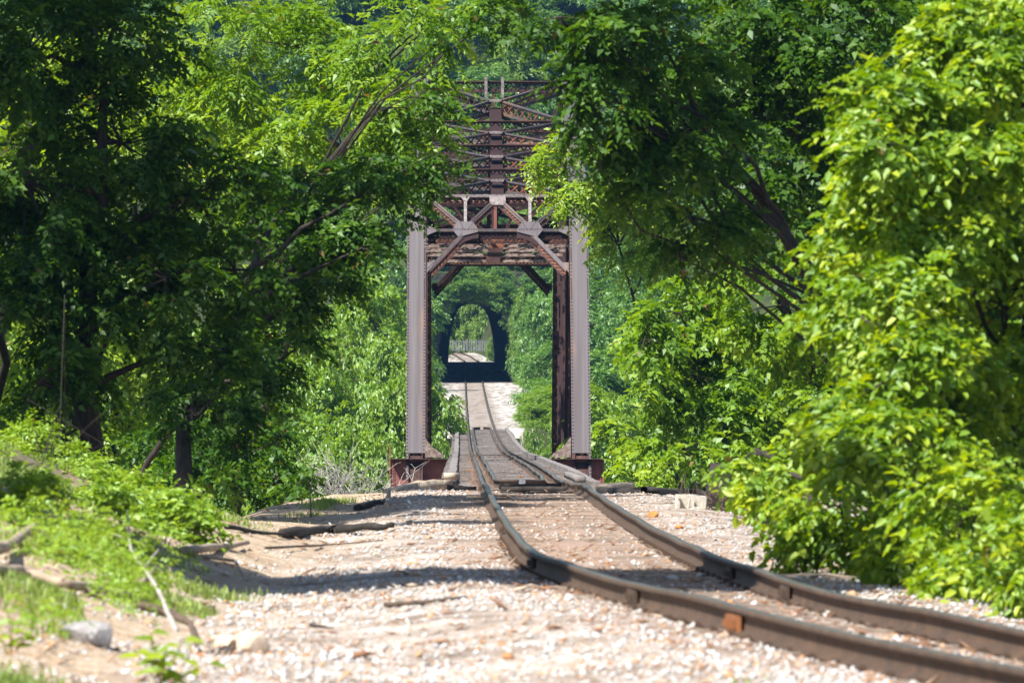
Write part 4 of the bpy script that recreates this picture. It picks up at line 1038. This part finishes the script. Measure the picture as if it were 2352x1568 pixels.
# far bank beside the white gravel
for (px, top, d, key, sc) in ((1300, 660, 640, 'far_g', .62), (1335, 560, 660, 'far_g2', .9), (1276, 690, 690, 'far_g', .5), (1240, 900, 560, 'near_y', .34), (1262, 880, 530, 'near_y', .5), (1236, 935, 490, 'near_g2', .48), (1208, 965, 474, 'near_y', .26), (1232, 955, 470, 'near_y', .3), (955, 905, 500, 'near_y', .30), (950, 800, 600, 'far_g', .45),
                              (850, 640, 690, 'far_g2', .9), (925, 690, 735, 'far_g', .5), (860, 720, 620, 'far_y', .8), (938, 760, 640, 'far_y', .38), (962, 870, 700, 'far_g', .34), (1360, 640, 620, 'far_g2', .9), (1400, 560, 680, 'far_g', 1.0), (1450, 660, 600, 'far_g', .9), (1500, 560, 700, 'far_g2', 1.1), (1540, 700, 590, 'far_g', 1.0),
                              (1236, 800, 728, 'near_y', .42), (880, 560, 700, 'far_g', 1.1), (1256, 650, 742, 'far_g', .5), (1222, 700, 749, 'far_g2', .38), (1238, 760, 746, 'far_y', .36), (968, 680, 749, 'far_g2', .40), (975, 760, 742, 'far_g', .30), (1205, 670, 751, 'far_y', .30), (960, 880, 500, 'near_y', .55), (1330, 870, 500, 'near_g2', 1.0), (1400, 800, 520, 'far_g', .8), (1480, 800, 540, 'far_y', .9), (1275, 780, 600, 'far_g2', .55)):
    x = (px - W2) / FPX * d; side = 'left' if px < 1100 else 'right'
    put(key, x, d, CAMZ + (YH - top) / FPX * d, sc, 'green tree on the far bank %s of the white gravel track' % side, 'trees on the far bank %s of the track' % side)
# the hill
for row, (d, n, lo) in enumerate(((752, 15, 0), (759, 20, 0), (770, 25, 0), (784, 26, 0), (798, 29, 0), (812, 31, 0), (824, 33, 0), (838, 34, 0), (852, 32, 0), (866, 20, 0))):
    for k in range(n):
        x = -62 + 124 * (k + .5 + random.uniform(-.3, .3)) / n; c_ = float(cx(d)); u = abs(x - c_)
        if row == 0 and u < (9.0 if x < c_ else 7.2): continue
        zz = float(ground_z(x, d))
        if row > 0 and u < 7: zz = float(rz(d)) + max(8.9, float(hill_h(d)))
        sc = random.uniform(.7, 1.0) * (.5 if row == 0 else .55 if row == 1 else 1)
        put(random.choice(['far_g', 'far_g2', 'far_g', 'far_y']), x, d, zz + 11 * sc * random.uniform(.8, 1.15), sc, z=zz - .5, label='distant green tree on the wooded hill above the tunnel', group='trees on the wooded hill')
# branches that hang over the tunnel mouth
for (px, py, sc) in ((960, 672, .40), (1207, 660, .42), (1245, 690, .42), (985, 645, .42), (1150, 640, .40), (1075, 636, .40), (1245, 650, .42), (1045, 655, .42), (1085, 650, .40), (1125, 655, .40), (1165, 680, .42), (1008, 680, .40), (1182, 730, .33)):
    x = (px - W2) / FPX * 752; put('far_y' if px in (1085, 1125) else 'far_g', x, 753.0, CAMZ + (YH - py) / FPX * 752 + 2.6 * sc, sc * .75, z=CAMZ + (YH - py) / FPX * 752 - 3.6 * sc, label='shrubby green tree hanging over the tunnel mouth', group='shrubby trees over the tunnel mouth')
# beyond the tunnel
for k in range(16):
    x = -24 + 32 * (k % 8 + .5) / 8 + random.uniform(-1, 1); d = 1012 + 16 * (k // 8)
    put(random.choice(['far_g', 'far_y', 'far_g2']), x - 2, d, 16.0 + 7 * (k // 8) + random.uniform(-2, 2), random.uniform(.5, .8), z=5.5 + 5 * (k // 8), label='green tree seen through the tunnel behind the small fence', group='trees beyond the tunnel')
for (px, top, d, sc) in ((1128, 770, 968, .16), (1145, 740, 985, .3), (1020, 790, 990, .25), (1030, 770, 1005, .25)):
    x = (px - W2) / FPX * d; put('near_y', x, d, CAMZ + (YH - top) / FPX * d, sc, 'small shrub beside the rails just past the tunnel', 'shrubs just past the tunnel')
# fence beyond the tunnel
fe = empty('picket_fence', (float((1077 - W2) / FPX * 1000), 1000, 6.8), label='small pale picket fence seen through the far end of the tunnel', cat='fence')
for z in (.25, 1.1):
    m = MB(); m.bar((-2.25, 0, z), (2.25, 0, z), .05, .05); m.build('fence_rail', FENCE_M, fe)
pk = MB(); pk.box(-.035, .035, -.02, .02, 0, 1.35); pkm = pk.mesh('picket', FENCE_M)
for k in range(24):
    o = link('picket', pkm, fe); o.location = (-2.2 + 4.4 * (k + random.uniform(-.25, .25)) / 23, -.05, 0); o.scale = (1, 1, random.uniform(.86, 1.05))

# ------------------------------------------------------------------ shade trees out of view: some known by shadows, some added to darken crowns
def shade_tree(label, blobs, base, seed, leaf=.2, cover=1.5, mat=L_DARK, tr=.28):
    tree('tall_tree', label, 'tree', blobs, base, leaf, cover, mat, seed, trunk_r=tr, per=10, droop=.5, spray=leaf * 3)
def gb(x, d): return np.array([x, d, float(ground_z(x, d))])
shade_tree('tall tree left of the picture throwing a dark shadow band over the near gravel', [(-6.7, 66.2, 8.0, 1.9, 5.6, .8), (-4.3, 65.6, 8.1, 1.9, 5.8, .7), (-2.6, 65.4, 8.0, 1.5, 5.4, .6), (-10.5, 68, 10, 2.5, 3.5, 2.5)], gb(-9.6, 67), 201, .16, 4.2)
shade_tree('unseen tall tree added above the picture to shade the dark left trees', [(-9.6, 106, 12.5, 2.6, 3.2, 1.8), (-8.2, 112, 12.5, 2.4, 3.4, 1.6), (-7.0, 119, 13.0, 2.2, 3.4, 1.6), (-15, 104, 11, 4, 4, 4), (-13, 118, 12, 4, 4, 3)], gb(-13, 106), 202, .22, 2.2)  # unseen crowns added to darken the left trees
shade_tree('unseen tall tree added above the picture to shade the dark right canopy', [(-.8, 104, 12.5, 1.9, 3.0, 1.4), (1.8, 107, 12.8, 2.2, 3.2, 1.6), (4.6, 110, 13.5, 2.4, 3.2, 2)], gb(8.5, 116), 203, .2, 2.0)  # unseen crowns added to keep the right canopy dark
shade_tree('tall tree left of the rails near the bridge with boughs over the gravel', [(-6.2, 100, 9.5, 1.8, 2.2, .6), (-4.8, 126, 10.0, 2.4, 2.0, .5), (-7.5, 118, 10, 2.2, 2, 1.5)], gb(-8.5, 116), 204, .14)

# ------------------------------------------------------------------ ground plants
def grass(name, spots, n, h, mat, seed, label, cat='grass'):
    r = np.random.default_rng(seed); PP = []
    for (px, py, rx, ry, w) in spots:
        k = int(n * w); a = r.random(k) * 6.283; q = np.abs(r.normal(0, .62, k)); X = px + rx * q * np.cos(a); Y = py + ry * q * np.sin(a); PP.append(np.stack([X, Y], 1))
    PP = np.concatenate(PP); n = len(PP); X, D = PP[:, 0], PP[:, 1]
    # tufts
    t = r.integers(0, max(4, n // 16), n); tx = r.normal(0, .05, (n // 16 + 5, 2)); X = X + tx[t, 0]; D = D + tx[t, 1]
    kp = vnoise(X, D * .35, 1.3, 77) > -.06; X, D = X[kp], D[kp]; n = len(X)
    Z = ground_z(X, D); hh = h * (.4 + .9 * r.random(n)); a = r.random(n) * 6.283; ln = r.random(n) * .6 * hh
    w = .004 + .004 * r.random(n); sx, sy = -np.sin(a) * w, np.cos(a) * w
    b0 = np.stack([X - sx, D - sy, Z - .01], 1); b1 = np.stack([X + sx, D + sy, Z - .01], 1)
    m0 = np.stack([X - sx + np.cos(a) * ln * .35, D - sy + np.sin(a) * ln * .35, Z + hh * .6], 1); m1 = m0 + np.stack([2 * sx, 2 * sy, 0 * sx], 1)
    tp = np.stack([X + np.cos(a) * ln, D + np.sin(a) * ln, Z + hh * .95], 1); tp2 = tp + np.stack([sx * .3, sy * .3, 0 * sx], 1)
    V = np.stack([b0, b1, m1, m0, tp, tp2], 1).reshape(-1, 3)
    F = (np.array([[0, 1, 2, 3], [3, 2, 5, 4]])[None] + 6 * np.arange(n)[:, None, None]).reshape(-1, 4)
    return link(name, mesh_np(name, V, F, mat, dict(rnd=np.repeat(r.random(n), 6))), kind='stuff', label=label, cat=cat)
grass('grass', [(-1.9, 42.4, 1.2, .6, .30), (-2.9, 57, .7, 7, .5), (-3.2, 64, .5, 8, .5), (-2.3, 60, .4, 4, .2), (-4.6, 84, .9, 10, .5), (-3.5, 92, .5, 6, .3), (-.4, 41.9, 1.0, .3, .10), (-2.8, 128, .3, 14, .12)],
      26000, .075, L_GRASS, 41, 'short light green grass on the left bank and along the lower edge of the picture')
tree('weedy_ground_cover', 'scattered small leafy weeds on the sandy left bank in front of the shrub', 'weeds',
     [(-3.1, 60, gz((-3.1, 60)), .45, 5, .12), (-2.6, 56, gz((-2.6, 56)), .3, 3, .07), (-3.3, 67, gz((-3.3, 67)), .4, 4, .14), (-2.75, 49, gz((-2.75, 49)), .2, 1.5, .06)], base_at(60, 60), .035, .09, L_SHRUB, 140, trunk_r=.004, per=6, droop=-.2, spray=.12, twigs=False, shell=.1)

# foreground seedling with large leaves, each leaf a part
def seedling(label, base, stems, leafl, seed, nl=6):
    r = np.random.default_rng(seed); root = empty('broadleaf_seedling', base, label=label, cat='plant'); st = MB()
    for (ax, ay, h) in stems:
        tip = np.array([ax, ay, h]); st.tube([(0, 0, -.02), (ax * .4, ay * .4, h * .5), tuple(tip)], [.006, .005, .003], 5)
        for k in range(nl):
            t = .35 + .65 * k / (nl - 1); p = tip * np.array([t * t * .6 + .4 * t, t * t * .6 + .4 * t, t]); a = k * 2.4 + r.random()
            axv = np.array([math.cos(a), math.sin(a) * .8, .35 * (1 - t) + r.normal() * .2]); nn = np.array([r.normal() * .3, -.35 + r.normal() * .2, 1.0]); L = leafl * r.uniform(.75, 1.15)
            V, F, kk = leaves(p[None], axv[None], nn[None], np.array([L]), np.array([L * .58]), six=True)
            link('leaf', mesh_np('leaf', V, F, L_YEL, dict(rnd=np.full(6, r.random()))), root)
    st.build('stem', L_SHRUB, root)
    return root
b = P(370, 1530, 44.6); b[2] = gz(b)
seedling('broad-leaved green seedling in front of the grey rock at lower left', b, [(-.05, 0, .30), (.12, .02, .26), (.02, -.1, .20), (-.14, .05, .2), (.25, .0, .14)], .125, 5, 6)
b = P(25, 1500, 46); b[2] = gz(b)
seedling('yellow-green weed at the bottom left corner', b, [(0, 0, .2), (.12, .0, .14), (-.1, 0, .15)], .09, 6, 5)

# rocks
def rock(label, c, sx, sy, sz, mat, seed, name='rock', cat='rock'):
    r = np.random.default_rng(seed); me = bpy.data.meshes.new(name)
    import bmesh
    bm = bmesh.new(); bmesh.ops.create_icosphere(bm, subdivisions=3, radius=1)
    ks = [norm(r.normal(size=3)) for _ in range(9)]; kd = r.uniform(.62, .95, 9)
    for v in bm.verts:
        p = np.array(v.co)
        for k_, d_ in zip(ks, kd):
            q = p @ k_
            if q > d_: p = p - k_ * (q - d_) * .85
        v.co = (p[0] * sx + .03 * sx * math.sin(7 * p[1] + seed), p[1] * sy, p[2] * sz)
    bm.to_mesh(me); bm.free(); me.materials.append(mat)
    o = link(name, me); o.location = tuple(map(float, c)); o.rotation_euler = (0, 0, r.random() * .5); return tag(o, label, cat)
def onG(px, py, d, up=0.0):
    p = P(px, py, d); p[2] = gz(p) + up; return p
def dist_for(px, py, z=None):
    """distance at which the ground shows at that place of the picture"""
    best = None
    for d in np.arange(38, 160, .25):
        p = P(px, py, d); g = gz(p)
        if p[2] <= g: return d
    return 150.0
def gp(px, py, up=0.0):
    return onG(px, py, dist_for(px, py), up)
rock('grey rounded rock half buried in the bank at lower left', gp(200, 1480, .03), .17, .2, .11, ROCK_G, 3)
rock('large pale tan rock on the gravel at lower left', gp(575, 1500, .03), .11, .14, .10, ROCK_T, 4)
rock('smaller tan rock left of the large pale one', gp(515, 1492, .02), .06, .1, .075, ROCK_T, 5)
rock('orange stone on the gravel right of the right rail', gp(1500, 1188, .03), .07, .08, .05, ROCK_O, 6)
rock('small orange stone between the grey block and the bush', gp(1560, 1215, .02), .05, .06, .03, ROCK_O, 7)

# hollow concrete block
m = MB(); W, H, T = .39, .19, .19
for x0, x1 in ((-W/2, -W/2 + .035), (-.02, .02), (W/2 - .035, W/2)): m.box(x0, x1, -T/2 + .03, T/2 - .03, 0, H)
m.box(-W/2, W/2, -T/2, -T/2 + .029, H - .045, H); m.box(-W/2, W/2, T/2 - .03, T/2, 0, H)
m.box(-.0, W/2, -T/2, -T/2 + .029, 0, .045); m.box(-.02, .03, -T/2, -T/2 + .029, .046, H - .046); m.box(W/2 - .05, W/2, -T/2, -T/2 + .029, .046, H - .046)
o = m.build('concrete_block', CONCRETE); o.location = tuple(map(float, gp(1585, 1168, -.01))); o.rotation_euler = (.05, .06, .2); tag(o, 'tan hollow concrete block lying right of the track near the dead brush', 'concrete block')

# dead wood
def branch(label, pts, rad, mat=DEADWOOD, side=(), name='dead_branch', cat='branch', seed=1, up=.0):
    """pts: picture places on the ground; (px, py, lift)"""
    r = np.random.default_rng(seed); W_ = []
    for p in pts:
        g = gp(p[0], p[1] + (p[3] if len(p) > 3 else 0)); g[2] += p[2]; W_.append(g)
    c = W_[0]; L = [w - c for w in W_]
    # resample with slight crookedness
    Q = []; R = []
    for i in range(len(L) - 1):
        for k in range(4):
            t = k / 4; Q.append(L[i] * (1 - t) + L[i + 1] * t + r.normal(size=3) * rad * .12); R.append(1)
    Q.append(L[-1]); m_ = len(Q)
    m = MB(); m.tube(Q, [rad * (1 - .55 * i / m_) * r.uniform(.82, 1.14) for i in range(m_)], 8)
    for (i, dx, dz, rr) in side:
        a = Q[i]; m.tube([a, a + np.array([dx * .5, 0, dz * .55]), a + np.array([dx, .05, dz])], [rr, rr * .7, rr * .3], 6)
    o = m.build(name, mat, None, True); o.location = tuple(map(float, c)); return tag(o, label, cat)
branch('thick sawn dead log end sticking in from the left edge', [(-60, 1300, .10), (10, 1295, .10), (90, 1262, .16)], .062, seed=2, name='dead_log', cat='log')
branch('long grey crooked root running down the left bank', [(-30, 1330, .05), (60, 1335, .05), (150, 1365, .06), (230, 1372, .05), (300, 1385, .04), (360, 1340, .10)], .040, side=[(10, .12, -.08, .025), (14, -.1, .12, .012)], seed=3)
branch('thin grey forked branch standing up from the bank at lower left', [(405, 1460, .02), (365, 1400, .12), (300, 1335, .22), (292, 1262, .32)], .018, side=[(6, .10, .14, .01), (9, -.16, .05, .01)], seed=4, mat=PALE_TWIG)
branch('short broken upright stick beside the thin forked branch', [(410, 1400, .0), (402, 1380, .09), (390, 1360, .18)], .016, seed=5)
branch('dark curved root at the foot of the bank left of the tan rocks', [(310, 1400, .03), (380, 1420, .04), (440, 1450, .04), (455, 1500, .02)], .035, mat=BRUSH_TWIG, seed=6)
branch('pale fallen branch on the gravel at the foot of the light green shrub', [(420, 1275, .04), (500, 1270, .04), (570, 1258, .05)], .045, seed=7)
branch('thinner fallen branch just below the pale one at the shrub', [(470, 1290, .02), (540, 1296, .03), (560, 1330, .02)], .02, seed=8)
branch('blackened log lying on the gravel left of the rails', [(650, 1232, .04), (760, 1228, .06), (860, 1224, .07), (905, 1222, .08)], .065, mat=CHARRED, seed=9, name='burnt_log', cat='log')
branch('dark thin branch running left of the blackened log', [(520, 1215, .03), (580, 1228, .03), (660, 1234, .03)], .03, mat=CHARRED, seed=10)
branch('long thin brown stick in front of the blackened log', [(610, 1262, .01), (740, 1258, .02), (880, 1244, .02)], .016, mat=BRUSH_TWIG, seed=11)
branch('straight brown stick lying alone on the open gravel', [(885, 1397, .02), (980, 1388, .02), (1072, 1378, .02)], .020, mat=BRUSH_TWIG, seed=12)
branch('short dark chip of wood on the foreground gravel', [(712, 1446, .01), (765, 1448, .01)], .016, mat=CHARRED, seed=13)
branch('pale broken stub standing at the gravel edge left of the bowed timber', [(890, 1165, .0), (893, 1150, .1), (896, 1140, .2)], .045, seed=14)
branch('heap of dark rotten wood at the gravel edge left of the bowed timber', [(820, 1172, .02), (860, 1165, .06), (890, 1160, .05)], .055, mat=CHARRED, seed=15)
branch('low dark log edging the gravel right of the bridge post', [(1380, 1133, .03), (1480, 1134, .05), (1600, 1138, .06), (1680, 1150, .06)], .07, mat=CHARRED, seed=16, name='burnt_log', cat='log')
branch('dry brown stick under the bush at the right rail', [(1850, 1290, .02), (1930, 1284, .05), (1985, 1300, .03)], .02, seed=17)
branch('thin upright dead sapling stem at the left edge of the gravel', [(715, 1190, .0), (712, 1185, .3), (722, 1182, .7)], .014, mat=BRUSH_TWIG, seed=18)

def brush(label, c, n, L, mat, seed, rad=.008, up=.7, name='dead_brush', cat='brush', spread=.25):
    r = np.random.default_rng(seed); m = MB(); c = np.array(c, float)
    for k in range(n):
        a = r.normal(size=3) * np.array([spread, spread * .6, 0]); d = norm(r.normal(size=3) * np.array([1, .6, .3]) + np.array([0, 0, up])); l = L * r.uniform(.5, 1.1)
        q = [a, a + d * l * .4 + r.normal(size=3) * l * .06, a + d * l * .75 + r.normal(size=3) * l * .1, a + d * l + r.normal(size=3) * l * .14]
        m.tube(q, [rad, rad * .8, rad * .5, rad * .25], 4, cap=False)
        for j in range(3):
            b0 = q[1 + j % 2]; d2 = norm(d + r.normal(size=3) * .8); m.tube([b0, b0 + d2 * l * .3, b0 + d2 * l * .45 + np.array([0, 0, -.05 * l])], [rad * .5, rad * .35, rad * .15], 3, cap=False)
    o = m.build(name, mat); o.location = tuple(map(float, c)); return tag(o, label, cat)
brush('tangle of dark dead brush between the concrete block and the bush', gp(1668, 1175), 70, .62, BRUSH_TWIG, 51, .010, .55, spread=.30)
brush('low dark dead brush under the left tips of the right bush', gp(1790, 1215), 60, .40, BRUSH_TWIG, 52, .008, .25, spread=.38)
brush('dry twigs in the shade below the right bush', gp(1960, 1300), 50, .35, BRUSH_TWIG, 53, .007, .2, spread=.4)
brush('pale leafless shrub on the slope left of the bridge post', P(785, 1135, 215), 60, 1.25, PALE_TWIG, 54, .012, .9, name='leafless_shrub', cat='shrub', spread=.5)
m = MB(); rr_ = np.random.default_rng(71)
m.tube([(0, 0, -.2), (0, 0, .35), (.02, 0, .62)], [.26, .20, .17], 9); o = m.build('tree_stump', CHARRED, None, True); o.location = tuple(map(float, gp(1655, 1165))); tag(o, 'blackened tree stump in the dead brush right of the track', 'stump')

# ------------------------------------------------------------------ haze over the whole valley
hz, nt, out = new_mat('haze')
pv = nt.nodes.new('ShaderNodeVolumePrincipled'); pv.inputs['Color'].default_value = (.22, .52, 1.0, 1); pv.inputs['Density'].default_value = .000065; pv.inputs['Anisotropy'].default_value = .2
nt.links.new(pv.outputs[0], out.inputs['Volume'])
m = MB(); m.box(-140, 140, -30, 1200, -20, 110); m.build('haze', hz, kind='stuff')
print('leaf tris', COUNT[0], 'tris', sum(len(o.data.loop_triangles) if o.type == 'MESH' else 0 for o in scene.objects))
